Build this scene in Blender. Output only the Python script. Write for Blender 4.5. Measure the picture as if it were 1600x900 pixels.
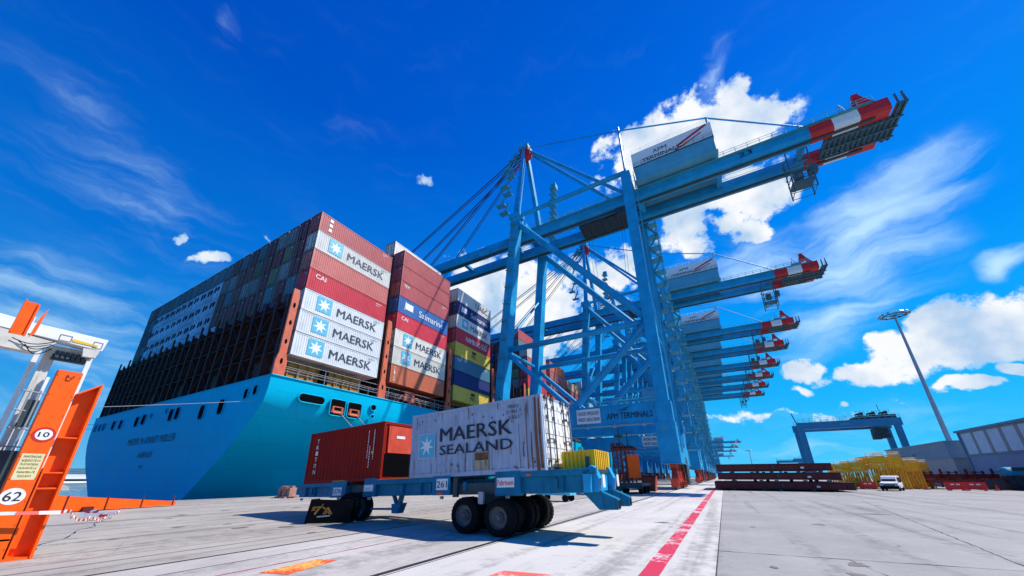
import bpy, math, random
from mathutils import Vector, Matrix
R = math.radians
random.seed(7)
for o in list(bpy.data.objects): bpy.data.objects.remove(o)
scene = bpy.context.scene
COL = scene.collection

# ------------------------------------------------------------------ camera
H = 1.8
cam = bpy.data.cameras.new('camera'); camo = bpy.data.objects.new('camera', cam); COL.objects.link(camo)
cam.sensor_width = 36; cam.lens = 546/1600*36; cam.shift_x = 15/1600; cam.shift_y = 86/1600
cam.clip_start = .1; cam.clip_end = 20000
P = math.atan2(208, 546); YW = R(30.7)
fw = Vector((-math.sin(YW)*math.cos(P), math.cos(YW)*math.cos(P), math.sin(P)))
rt = Vector((math.cos(YW), math.sin(YW), 0)); up = rt.cross(fw)
camo.matrix_world = Matrix(((rt.x, up.x, -fw.x, 0), (rt.y, up.y, -fw.y, 0), (rt.z, up.z, -fw.z, H), (0, 0, 0, 1)))
scene.camera = camo

# ------------------------------------------------------------------ view
scene.render.engine = 'CYCLES'
scene.view_settings.view_transform = 'Standard'; scene.view_settings.look = 'None'
scene.view_settings.exposure = 0.2; scene.view_settings.gamma = 1
scene.cycles.max_bounces = 5
try: scene.cycles.use_denoising = True
except Exception: pass

# ------------------------------------------------------------------ sun + sky with clouds
SUND = Vector((.66, .43, 1)).normalized()
sl = bpy.data.lights.new('sun', 'SUN'); sl.energy = 5.0; sl.angle = R(.5); sl.color = (1, .95, .87)
so = bpy.data.objects.new('sun', sl); COL.objects.link(so); so.rotation_euler = SUND.to_track_quat('Z', 'Y').to_euler()
world = bpy.data.worlds.new('World'); scene.world = world; world.use_nodes = True
nt = world.node_tree; nt.nodes.clear(); N = nt.nodes.new; L = nt.links.new
def nmath(op, a, b=None, c=None, clamp=False):
    n = N('ShaderNodeMath'); n.operation = op; n.use_clamp = clamp
    for i, v in enumerate((a, b, c)):
        if v is None: continue
        if isinstance(v, (int, float)): n.inputs[i].default_value = v
        else: L(v, n.inputs[i])
    return n.outputs[0]
sky = N('ShaderNodeTexSky'); sky.sky_type = 'NISHITA'; sky.sun_disc = False
sky.sun_elevation = math.asin(SUND.z); sky.sun_rotation = math.atan2(SUND.x, SUND.y)
sky.air_density = 1.0; sky.dust_density = .2; sky.ozone_density = 3.0
hs = N('ShaderNodeHueSaturation'); hs.inputs['Saturation'].default_value = 1.5; hs.inputs['Value'].default_value = 1.0; hs.inputs['Hue'].default_value = .505
L(sky.outputs[0], hs.inputs['Color'])
bg = N('ShaderNodeBackground'); bg.inputs[1].default_value = .09; L(hs.outputs[0], bg.inputs[0])
tc = N('ShaderNodeTexCoord'); sx = N('ShaderNodeSeparateXYZ'); L(tc.outputs['Generated'], sx.inputs[0])
az = nmath('ARCTAN2', sx.outputs[0], sx.outputs[1]); el = nmath('ARCSINE', sx.outputs[2])
cv = N('ShaderNodeCombineXYZ'); L(az, cv.inputs[0]); L(el, cv.inputs[1])
# slow domain warp so that no cloud edge is a clean ellipse
wn = N('ShaderNodeTexNoise'); wn.inputs['Scale'].default_value = 9; wn.inputs['Detail'].default_value = 4; L(cv.outputs[0], wn.inputs['Vector'])
wv = N('ShaderNodeVectorMath'); wv.operation = 'SUBTRACT'; L(wn.outputs['Color'], wv.inputs[0]); wv.inputs[1].default_value = (.5, .5, .5)
ws = N('ShaderNodeVectorMath'); ws.operation = 'SCALE'; L(wv.outputs[0], ws.inputs[0]); ws.inputs['Scale'].default_value = .10
wa = N('ShaderNodeVectorMath'); wa.operation = 'ADD'; L(cv.outputs[0], wa.inputs[0]); L(ws.outputs[0], wa.inputs[1])
def blobs(lst, vec):
    out = None
    for (a, e, rx, ry, rot, s) in lst:
        m = N('ShaderNodeMapping'); m.vector_type = 'TEXTURE'; L(vec, m.inputs[0])
        m.inputs['Location'].default_value = (a, e, 0); m.inputs['Rotation'].default_value = (0, 0, rot); m.inputs['Scale'].default_value = (rx*1.42, ry*1.42, 1)
        ln = N('ShaderNodeVectorMath'); ln.operation = 'LENGTH'; L(m.outputs[0], ln.inputs[0])
        v = nmath('MULTIPLY', nmath('SUBTRACT', 1.0, ln.outputs['Value'], clamp=True), s)
        out = v if out is None else nmath('SMOOTH_MAX', out, v, .08)
    return out
CUM = [(0.144, 0.771, 0.179, 0.095, 2.918, 1.00), (0.239, 0.779, 0.082, 0.051, 2.652, 1.00), (-0.072, 0.784, 0.122, 0.072, 3.026, 1.00),
    (0.186, 0.631, 0.112, 0.058, 2.966, 1.00), (0.033, 0.602, 0.083, 0.060, 2.804, 0.95), (0.155, 0.554, 0.071, 0.034, 2.766, 0.90),
    (-0.567, 0.502, 0.164, 0.108, 3.041, 1.00), (-0.444, 0.465, 0.180, 0.144, 3.108, 1.00), (-0.181, 0.527, 0.111, 0.068, -3.032, 0.80),
    (-0.367, 0.424, 0.078, 0.072, 3.092, 0.80), (0.429, 0.238, 0.086, 0.055, -2.986, 1.00), (0.367, 0.209, 0.075, 0.046, -3.087, 1.00),
    (0.274, 0.188, 0.055, 0.028, 2.979, 0.90), (0.196, 0.225, 0.046, 0.025, 3.101, 0.90), (0.392, 0.143, 0.035, 0.011, 3.056, 0.80),
    (0.454, 0.161, 0.019, 0.014, 3.002, 0.85), (0.185, 0.180, 0.028, 0.012, 2.759, 0.70), (0.246, 0.137, 0.017, 0.008, 3.041, 0.70),
    (-1.319, 0.451, 0.030, 0.011, -2.752, 0.52), (-1.360, 0.472, 0.014, 0.009, -2.629, 0.52), (-1.226, 0.551, 0.016, 0.008, -3.131, 0.4),
    (-0.824, 0.769, 0.055, 0.016, -2.996, 0.38), (0.144, 0.123, 0.191, 0.019, 3.113, 0.55)]
CIR = [(0.390, 0.476, 0.140, 0.071, -2.891, 1.00), (0.296, 0.410, 0.157, 0.092, 3.125, 0.90), (0.164, 0.459, 0.157, 0.073, 3.015, 0.80),
    (0.481, 0.505, 0.063, 0.015, -2.916, 0.60), (0.500, 0.330, 0.032, 0.020, -3.085, 0.90), (-1.620, 0.682, 0.153, 0.062, 3.097, 0.14),
    (-1.440, 0.501, 0.260, 0.145, 2.889, 0.26), (-1.581, 0.616, 0.127, 0.028, 3.009, 0.30), (-1.492, 0.262, 0.198, 0.111, -3.119, .60),
    (-1.445, 0.154, 0.151, 0.066, -3.132, 0.5), (-1.452, 0.889, 0.042, 0.029, 1.773, 0.3), (-1.053, 0.826, 0.311, 0.046, 2.894, 0.12),
    (0.201, 0.886, 0.075, 0.031, 0.592, 0.50), (0.267, 0.308, 0.116, 0.058, -2.924, 0.70), (0.184, 0.067, 0.344, 0.076, 3.101, 0.35)]
# deep polarised blue: a colour ramp over elevation, brighter on the sun's side, blended with the sky texture
def ramp(stops):
    r = N('ShaderNodeValToRGB'); L(nmath('DIVIDE', el, 1.5708, clamp=True), r.inputs[0]); e = r.color_ramp.elements
    e[0].position = stops[0][0]; e[0].color = (*stops[0][1], 1); e[1].position = stops[-1][0]; e[1].color = (*stops[-1][1], 1)
    for p, c in stops[1:-1]: k = e.new(p); k.color = (*c, 1)
    return r.outputs[0]
rb = ramp([(0, (.02, .56, 1.0)), (.10, (.004, .45, .98)), (.28, (.0, .27, .94)), (.55, (.0, .155, .82)), (.9, (.0, .085, .58))])
ra = ramp([(0, (.10, .48, .82)), (.10, (.02, .32, .78)), (.28, (.002, .165, .66)), (.55, (.0, .066, .48)), (.9, (.0, .042, .42))])
dt = N('ShaderNodeVectorMath'); dt.operation = 'DOT_PRODUCT'; L(tc.outputs['Generated'], dt.inputs[0]); dt.inputs[1].default_value = Vector((SUND.x, SUND.y, 0)).normalized()
dm = N('ShaderNodeMapRange'); L(dt.outputs['Value'], dm.inputs[0]); dm.inputs[1].default_value = -.75; dm.inputs[2].default_value = .75
gm = N('ShaderNodeMix'); gm.data_type = 'RGBA'; L(dm.outputs[0], gm.inputs[0]); L(ra, gm.inputs[6]); L(rb, gm.inputs[7])
gb_ = N('ShaderNodeBackground'); gb_.inputs[1].default_value = .92; L(gm.outputs[2], gb_.inputs[0])
sm = N('ShaderNodeMixShader'); sm.inputs[0].default_value = .94; L(bg.outputs[0], sm.inputs[1]); L(gb_.outputs[0], sm.inputs[2])
cm = blobs(CUM, wa.outputs[0])
cn = N('ShaderNodeTexNoise'); cn.inputs['Scale'].default_value = 14; cn.inputs['Detail'].default_value = 9; cn.inputs['Roughness'].default_value = .62
L(tc.outputs['Generated'], cn.inputs['Vector'])
cd = nmath('ADD', cm, nmath('MULTIPLY', nmath('MULTIPLY', nmath('SUBTRACT', cn.outputs[0], .5), 1.95), nmath('MULTIPLY', cm, 5.0, clamp=True)))
mr = N('ShaderNodeMapRange'); mr.interpolation_type = 'SMOOTHSTEP'; L(cd, mr.inputs[0]); mr.inputs[1].default_value = .20; mr.inputs[2].default_value = .46
cumd = mr.outputs[0]
# streaky cirrus
cir = blobs(CIR, wa.outputs[0])
mp = N('ShaderNodeMapping'); L(wa.outputs[0], mp.inputs[0]); mp.inputs['Rotation'].default_value = (0, 0, R(-28)); mp.inputs['Scale'].default_value = (4, 22, 1)
sn = N('ShaderNodeTexNoise'); sn.inputs['Scale'].default_value = 1; sn.inputs['Detail'].default_value = 8; sn.inputs['Roughness'].default_value = .55; L(mp.outputs[0], sn.inputs['Vector'])
mr2 = N('ShaderNodeMapRange'); mr2.interpolation_type = 'SMOOTHSTEP'; L(nmath('ADD', nmath('MULTIPLY', cir, .8), nmath('MULTIPLY', nmath('MULTIPLY', nmath('SUBTRACT', sn.outputs[0], .55), 1.25), nmath('MULTIPLY', cir, 3.5, clamp=True))), mr2.inputs[0])
mr2.inputs[1].default_value = .02; mr2.inputs[2].default_value = .80; mr2.inputs[4].default_value = .8
dens = nmath('MAXIMUM', cumd, mr2.outputs[0])
sn2 = N('ShaderNodeTexNoise'); sn2.inputs['Scale'].default_value = 9; sn2.inputs['Detail'].default_value = 7; L(tc.outputs['Generated'], sn2.inputs['Vector'])
cr = N('ShaderNodeValToRGB'); cr.color_ramp.elements[0].position = .36; cr.color_ramp.elements[0].color = (.42, .60, .84, 1); cr.color_ramp.elements[1].position = .58; cr.color_ramp.elements[1].color = (.93, .95, .98, 1)
L(sn2.outputs[0], cr.inputs[0])
cc = N('ShaderNodeMix'); cc.data_type = 'RGBA'; L(cumd, cc.inputs[0]); cc.inputs[6].default_value = (.60, .88, 1.05, 1); L(cr.outputs[0], cc.inputs[7])
cb = N('ShaderNodeBackground'); cb.inputs[1].default_value = .90; L(cc.outputs[2], cb.inputs[0])
mx = N('ShaderNodeMixShader'); L(dens, mx.inputs[0]); L(sm.outputs[0], mx.inputs[1]); L(cb.outputs[0], mx.inputs[2])
wo = N('ShaderNodeOutputWorld'); L(mx.outputs[0], wo.inputs[0])

# ------------------------------------------------------------------ helpers
def tag(o, label=None, cat=None, group=None, kind=None):
    if label: o['label'] = label
    if cat: o['category'] = cat
    if group: o['group'] = group
    if kind: o['kind'] = kind
    return o
def empty(name, loc, label, cat, group=None, rz=0):
    o = bpy.data.objects.new(name, None); COL.objects.link(o); o.location = loc; o.rotation_euler = (0, 0, rz); o.empty_display_size = .3
    return tag(o, label, cat, group)
def kids(o): return [c for c in o.children]
def copy_tree(o, parent=None):
    c = o.copy(); COL.objects.link(c)
    if parent is not None: c.parent = parent
    for ch in list(o.children): copy_tree(ch, c)
    return c
_tc = {}
def text_geo(s, bold=0.0):
    k = (s, bold)
    if k in _tc: return _tc[k]
    cu = bpy.data.curves.new('t', 'FONT'); cu.body = s; cu.size = 1; cu.offset = bold; cu.resolution_u = 2
    ob = bpy.data.objects.new('t', cu); COL.objects.link(ob)
    dg = bpy.context.evaluated_depsgraph_get(); me = bpy.data.meshes.new_from_object(ob.evaluated_get(dg))
    vs = [v.co.copy() for v in me.vertices]; fs = [tuple(p.vertices) for p in me.polygons]
    bpy.data.objects.remove(ob); bpy.data.curves.remove(cu); bpy.data.meshes.remove(me)
    _tc[k] = (vs, fs); return _tc[k]
class MB:
    def __init__(s): s.v = []; s.f = []; s.m = []; s.T = Matrix()
    def add(s, vs, fs, mi=0):
        b = len(s.v); s.v += [s.T @ Vector(v) for v in vs]
        for f in fs: s.f.append(tuple(b+i for i in f)); s.m.append(mi)
        return s
    def box(s, x0, x1, y0, y1, z0, z1, mi=0):
        vs = [(x, y, z) for z in (z0, z1) for y in (y0, y1) for x in (x0, x1)]
        return s.add(vs, [(0, 2, 3, 1), (4, 5, 7, 6), (0, 1, 5, 4), (2, 6, 7, 3), (0, 4, 6, 2), (1, 3, 7, 5)], mi)
    def beam(s, p, q, w, h=None, mi=0, w2=None, h2=None):
        h = h or w; w2 = w2 or w; h2 = h2 or h
        p = Vector(p); q = Vector(q); d = (q-p).normalized()
        a = d.cross(Vector((0, 0, 1)))
        if a.length < .02: a = d.cross(Vector((0, 1, 0)))
        a.normalize(); b = a.cross(d)
        vs = []
        for c, ww, hh in ((p, w, h), (q, w2, h2)):
            for sa, sb in ((-1, -1), (1, -1), (1, 1), (-1, 1)): vs.append(c+a*sa*ww/2+b*sb*hh/2)
        return s.add(vs, [(3, 2, 1, 0), (4, 5, 6, 7), (0, 1, 5, 4), (1, 2, 6, 5), (2, 3, 7, 6), (3, 0, 4, 7)], mi)
    def tube(s, p, q, r, n=8, mi=0, r2=None):
        r2 = r if r2 is None else r2
        p = Vector(p); q = Vector(q); d = (q-p).normalized()
        a = d.cross(Vector((0, 0, 1)))
        if a.length < .02: a = d.cross(Vector((0, 1, 0)))
        a.normalize(); b = a.cross(d); vs = []
        for c, rr in ((p, r), (q, r2)):
            for i in range(n):
                t = 2*math.pi*i/n; vs.append(c+a*math.cos(t)*rr+b*math.sin(t)*rr)
        fs = [(i, (i+1) % n, n+(i+1) % n, n+i) for i in range(n)] + [tuple(range(n-1, -1, -1)), tuple(range(n, 2*n))]
        return s.add(vs, fs, mi)
    def path(s, pts, r, n=6, mi=0):
        for a, b in zip(pts[:-1], pts[1:]): s.tube(a, b, r, n, mi)
        return s
    def poly(s, pts, nrm, t, mi=0):
        nrm = Vector(nrm)*t; n = len(pts); vs = [Vector(p) for p in pts]+[Vector(p)+nrm for p in pts]
        return s.add(vs, [tuple(range(n-1, -1, -1)), tuple(range(n, 2*n))]+[(i, (i+1) % n, n+(i+1) % n, n+i) for i in range(n)], mi)
    def text(s, txt, o, u, v, h, w=None, mi=0, bold=0.0, lift=0):
        if bold:
            d = bold*h*.9; uu = Vector(u)
            for k, q in enumerate((-1, 0, 1)): s.text(txt, Vector(o)+uu*d*q, u, v, h, w, mi, 0, lift+.0012*k)
            return s
        vs, fs = text_geo(txt, 0)
        if not vs: return s
        x0 = min(p.x for p in vs); x1 = max(p.x for p in vs); y1 = .70; y0 = 0
        u = Vector(u); v = Vector(v); nn = u.cross(v)
        sy = h/.70; sxx = (w/(x1-x0)) if w else sy
        o = Vector(o)+nn*lift
        return s.add([o+u*((p.x-x0)*sxx)+v*(p.y*sy) for p in vs], fs, mi)
    def star(s, c, u, v, r, t=.01, mi=0, n=7, rin=.42):
        c = Vector(c); u = Vector(u); v = Vector(v); nn = u.cross(v); pts = []
        for i in range(2*n):
            a = math.pi/2+math.pi*i/n; rr = r if i % 2 == 0 else r*rin
            pts.append(c+u*math.cos(a)*rr+v*math.sin(a)*rr)
        vs = pts+[c]
        vs = [p+nn*t for p in vs]
        return s.add(vs, [(i, (i+1) % (2*n), 2*n) for i in range(2*n)], mi)
    def rail(s, pts, h=1.1, r=.03, step=2.0, mi=0, n=4):
        for a, b in zip(pts[:-1], pts[1:]):
            a = Vector(a); b = Vector(b); k = max(1, int((b-a).length/step))
            for hh in (h, h*.55): s.tube(a+Vector((0, 0, hh)), b+Vector((0, 0, hh)), r, n, mi)
            for i in range(k+1):
                p = a.lerp(b, i/k); s.tube(p, p+Vector((0, 0, h)), r, n, mi)
        return s
    def ring(s, c, ax, r, n, prof, mi=0):
        # lathe: prof = list of (axial, radius)
        c = Vector(c); ax = Vector(ax).normalized(); a = ax.cross(Vector((0, 0, 1)))
        if a.length < .02: a = Vector((1, 0, 0))
        a.normalize(); b = a.cross(ax); vs = []
        for (z, rr) in prof:
            for i in range(n):
                t = 2*math.pi*i/n; vs.append(c+ax*z+(a*math.cos(t)+b*math.sin(t))*rr*r)
        fs = []
        for j in range(len(prof)-1):
            for i in range(n): fs.append((j*n+i, j*n+(i+1) % n, (j+1)*n+(i+1) % n, (j+1)*n+i))
        return s.add(vs, fs, mi)
    def build(s, name, mats, parent=None, loc=None, smooth=False, bevel=0, label=None, kind=None):
        me = bpy.data.meshes.new(name)
        off = Vector((0, 0, 0))
        if loc is not None: off = Vector(loc)
        me.from_pydata([tuple(v-off) for v in s.v], [], s.f)
        if not isinstance(mats, (list, tuple)): mats = [mats]
        for m in mats: me.materials.append(m)
        me.polygons.foreach_set('material_index', s.m)
        if smooth: me.polygons.foreach_set('use_smooth', [True]*len(me.polygons))
        me.update()
        o = bpy.data.objects.new(name, me); COL.objects.link(o); o.location = off
        if parent is not None: o.parent = parent
        if bevel:
            b = o.modifiers.new('b', 'BEVEL'); b.width = bevel; b.segments = 2; b.limit_method = 'ANGLE'
        if label: o['label'] = label
        if kind: o['kind'] = kind
        return o
def local(root, fn):
    pass

# ------------------------------------------------------------------ materials
def mat(name, col, rough=.5, var=.15, vscale=1.5, metal=0, streak=0, streakcol=(.12, .06, .03), bump=0, bscale=40, spec=.4, objcol=False, coord='Object', thr=.62, dust=None, seams=False):
    m = bpy.data.materials.new(name); m.use_nodes = True; t = m.node_tree; b = t.nodes['Principled BSDF']
    b.inputs['Roughness'].default_value = rough; b.inputs['Metallic'].default_value = metal
    try: b.inputs['Specular IOR Level'].default_value = spec
    except Exception: pass
    tcn = t.nodes.new('ShaderNodeTexCoord'); nz = t.nodes.new('ShaderNodeTexNoise'); nz.inputs['Scale'].default_value = vscale; nz.inputs['Detail'].default_value = 6; nz.inputs['Roughness'].default_value = .6
    t.links.new(tcn.outputs[coord], nz.inputs['Vector'])
    mr = t.nodes.new('ShaderNodeMapRange'); t.links.new(nz.outputs[0], mr.inputs[0]); mr.inputs[1].default_value = .3; mr.inputs[2].default_value = .7
    mr.inputs[3].default_value = 1-var; mr.inputs[4].default_value = 1+var*.6
    mul = t.nodes.new('ShaderNodeVectorMath'); mul.operation = 'SCALE'
    if objcol:
        oi = t.nodes.new('ShaderNodeObjectInfo'); t.links.new(oi.outputs['Color'], mul.inputs[0])
    else: mul.inputs[0].default_value = col
    t.links.new(mr.outputs[0], mul.inputs['Scale']); out = mul.outputs[0]
    if streak:
        mp = t.nodes.new('ShaderNodeMapping'); t.links.new(tcn.outputs[coord], mp.inputs[0]); mp.inputs['Scale'].default_value = (5, 5, .55)
        n2 = t.nodes.new('ShaderNodeTexNoise'); n2.inputs['Scale'].default_value = 1.3; n2.inputs['Detail'].default_value = 7; n2.inputs['Roughness'].default_value = .65; t.links.new(mp.outputs[0], n2.inputs['Vector'])
        r2 = t.nodes.new('ShaderNodeMapRange'); t.links.new(n2.outputs[0], r2.inputs[0]); r2.inputs[1].default_value = thr; r2.inputs[2].default_value = thr+.12; r2.inputs[4].default_value = streak
        mxn = t.nodes.new('ShaderNodeMix'); mxn.data_type = 'RGBA'; t.links.new(r2.outputs[0], mxn.inputs[0]); t.links.new(out, mxn.inputs[6]); mxn.inputs[7].default_value = (*streakcol, 1); out = mxn.outputs[2]
    if seams:
        sp_ = t.nodes.new('ShaderNodeSeparateXYZ'); t.links.new(tcn.outputs[coord], sp_.inputs[0])
        ad = t.nodes.new('ShaderNodeMath'); ad.operation = 'ADD'; t.links.new(sp_.outputs[0], ad.inputs[0]); t.links.new(sp_.outputs[1], ad.inputs[1])
        cb2 = t.nodes.new('ShaderNodeCombineXYZ'); t.links.new(ad.outputs[0], cb2.inputs[0]); t.links.new(sp_.outputs[2], cb2.inputs[1])
        bk = t.nodes.new('ShaderNodeTexBrick'); bk.inputs['Scale'].default_value = 1; bk.inputs['Brick Width'].default_value = 9; bk.inputs['Row Height'].default_value = 2.6; bk.inputs['Mortar Size'].default_value = .035; bk.inputs['Mortar Smooth'].default_value = 1
        bk.inputs['Color1'].default_value = (1, 1, 1, 1); bk.inputs['Color2'].default_value = (.93, .93, .93, 1); bk.inputs['Mortar'].default_value = (.72, .72, .72, 1); t.links.new(cb2.outputs[0], bk.inputs[0])
        mm_ = t.nodes.new('ShaderNodeVectorMath'); mm_.operation = 'MULTIPLY'; t.links.new(out, mm_.inputs[0]); t.links.new(bk.outputs['Color'], mm_.inputs[1]); out = mm_.outputs[0]
        n3 = t.nodes.new('ShaderNodeTexNoise'); n3.inputs['Scale'].default_value = .55; n3.inputs['Detail'].default_value = 9; n3.inputs['Roughness'].default_value = .72
        mp3 = t.nodes.new('ShaderNodeMapping'); mp3.inputs['Scale'].default_value = (2.2, 2.2, .35); t.links.new(tcn.outputs[coord], mp3.inputs[0]); t.links.new(mp3.outputs[0], n3.inputs['Vector'])
        r3 = t.nodes.new('ShaderNodeMapRange'); t.links.new(n3.outputs[0], r3.inputs[0]); r3.inputs[1].default_value = .60; r3.inputs[2].default_value = .78; r3.inputs[4].default_value = .45
        m3 = t.nodes.new('ShaderNodeMix'); m3.data_type = 'RGBA'; t.links.new(r3.outputs[0], m3.inputs[0]); t.links.new(out, m3.inputs[6]); m3.inputs[7].default_value = (.06, .16, .22, 1); out = m3.outputs[2]
    t.links.new(out, b.inputs['Base Color'])
    rr = t.nodes.new('ShaderNodeMapRange'); t.links.new(nz.outputs[0], rr.inputs[0]); rr.inputs[3].default_value = max(.05, rough-.12); rr.inputs[4].default_value = min(1, rough+.15); t.links.new(rr.outputs[0], b.inputs['Roughness'])
    if bump:
        bn = t.nodes.new('ShaderNodeTexNoise'); bn.inputs['Scale'].default_value = bscale; bn.inputs['Detail'].default_value = 5; t.links.new(tcn.outputs[coord], bn.inputs['Vector'])
        bp = t.nodes.new('ShaderNodeBump'); bp.inputs['Strength'].default_value = bump; bp.inputs['Distance'].default_value = .02; t.links.new(bn.outputs[0], bp.inputs['Height']); t.links.new(bp.outputs[0], b.inputs['Normal'])
    return m
M = {}
M['crane'] = mat('crane blue paint', (.014, .34, .63), .4, .25, .35, streak=.45, streakcol=(.012, .13, .28), thr=.55, spec=.2)
M['crane_light'] = mat('pale blue grey sheet', (.10, .38, .50), .5, .15, .4, streak=.25, streakcol=(.04, .18, .25))
M['crane_dark'] = mat('dark machinery steel', (.035, .06, .07), .55, .4, 2)
M['galv'] = mat('light blue railing', (.05, .34, .46), .5, .2, 3)
M['red'] = mat('signal red paint', (.62, .022, .018), .4, .15, 1.5, streak=.3, streakcol=(.25, .03, .02))
M['white'] = mat('white paint', (.78, .79, .78), .45, .08, 2, streak=.25, streakcol=(.5, .46, .4))
M['orange'] = mat('orange steel paint', (.93, .115, .004), .5, .12, 3, streak=.55, streakcol=(.32, .045, .015), thr=.62, bump=.15, bscale=12, spec=.25)
M['orange_deck'] = mat('faded orange primer', (.60, .13, .06), .5, .2, 1.5, streak=.4, streakcol=(.25, .06, .03), thr=.56)
M['bogie'] = mat('orange red bogie paint', (.62, .07, .03), .45, .25, 2, streak=.4, streakcol=(.1, .03, .02), thr=.58)
M['brown'] = mat('dark brown lashing steel', (.045, .013, .011), .6, .5, .5)
M['hull'] = mat('light blue hull paint', (.0, .48, .72), .45, .10, .10, streak=.30, streakcol=(.02, .20, .36), thr=.56, spec=.06, seams=True)
M['dark_fill'] = mat('flat near-black fill', (.004, .004, .005), .9, .2, 2, spec=.02)  # flat near-black, painted in place of shade inside openings and gaps
M['black'] = mat('black paint', (.005, .005, .006), .6, .3, 3, spec=.1)
M['rubber'] = mat('tyre rubber', (.007, .007, .008), .8, .5, 8, bump=.4, bscale=60, spec=.15)
M['ink'] = mat('dark lettering', (.018, .022, .035), .5, .1, 3)
M['inkn'] = mat('grey navy lettering', (.035, .055, .08), .5, .3, 5)
M['wink'] = mat('white lettering', (.80, .80, .78), .5, .15, 5)
M['star'] = mat('sky blue emblem', (.09, .46, .62), .5, .12, 4)
M['cont'] = mat('container paint', (1, 1, 1), .45, .14, .45, objcol=True, streak=.25, streakcol=(.10, .05, .04), thr=.6)
M['contdark'] = mat('container bars', (.14, .16, .17), .5, .3, 3)
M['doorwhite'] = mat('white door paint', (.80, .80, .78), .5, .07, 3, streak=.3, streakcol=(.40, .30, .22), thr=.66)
M['bardark'] = mat('dark locking bars', (.13, .12, .11), .6, .4, 4)
M['rustwhite_shaded'] = mat('weathered white container', (.34, .42, .53), .5, .14, 1.2, streak=.95, streakcol=(.17, .07, .03), thr=.575, bump=.25, bscale=8)  # white body toned blue-grey; shade of its near side is put into the base
M['rust'] = mat('rusty steel', (.20, .085, .035), .8, .5, 5, bump=.3)
M['trailer'] = mat('trailer blue paint', (.004, .165, .30), .45, .3, 1.6, streak=.6, streakcol=(.012, .04, .06), thr=.55, spec=.15)
M['deepyellow'] = mat('orange yellow paint', (.85, .42, .006), .5, .25, 2, streak=.4, streakcol=(.35, .12, .01), thr=.55)
M['yellow'] = mat('yellow paint', (.82, .50, .01), .45, .2, 2, streak=.35, streakcol=(.3, .2, .03))
M['cream'] = mat('cream paint', (.70, .64, .36), .5, .12, 3)
M['concrete'] = mat('concrete', (.40, .39, .37), .85, .2, .6, bump=.3)
M['greyb'] = mat('grey cladding', (.42, .42, .43), .6, .1, .6, streak=.2, streakcol=(.2, .18, .16))
M['blueb'] = mat('blue grey cladding', (.16, .30, .40), .5, .1, .6)
M['glass'] = mat('dark glass', (.012, .02, .03), .08, .1, 1)
M['steel'] = mat('galvanised steel', (.36, .39, .42), .45, .15, 2, metal=.3)
M['rubberred'] = mat('red plastic', (.75, .03, .02), .45, .1, 3)
M['machred'] = mat('dark red oxide paint', (.12, .010, .014), .55, .3, .8, streak=.35, streakcol=(.05, .01, .01))
M['teal'] = mat('teal paint', (.03, .30, .38), .5, .2, 1)
M['hills'] = mat('distant hills', (.06, .15, .19), .9, .5, .01, coord='Object')
M['rope'] = mat('mooring rope', (.30, .33, .36), .8, .2, 5)

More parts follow.
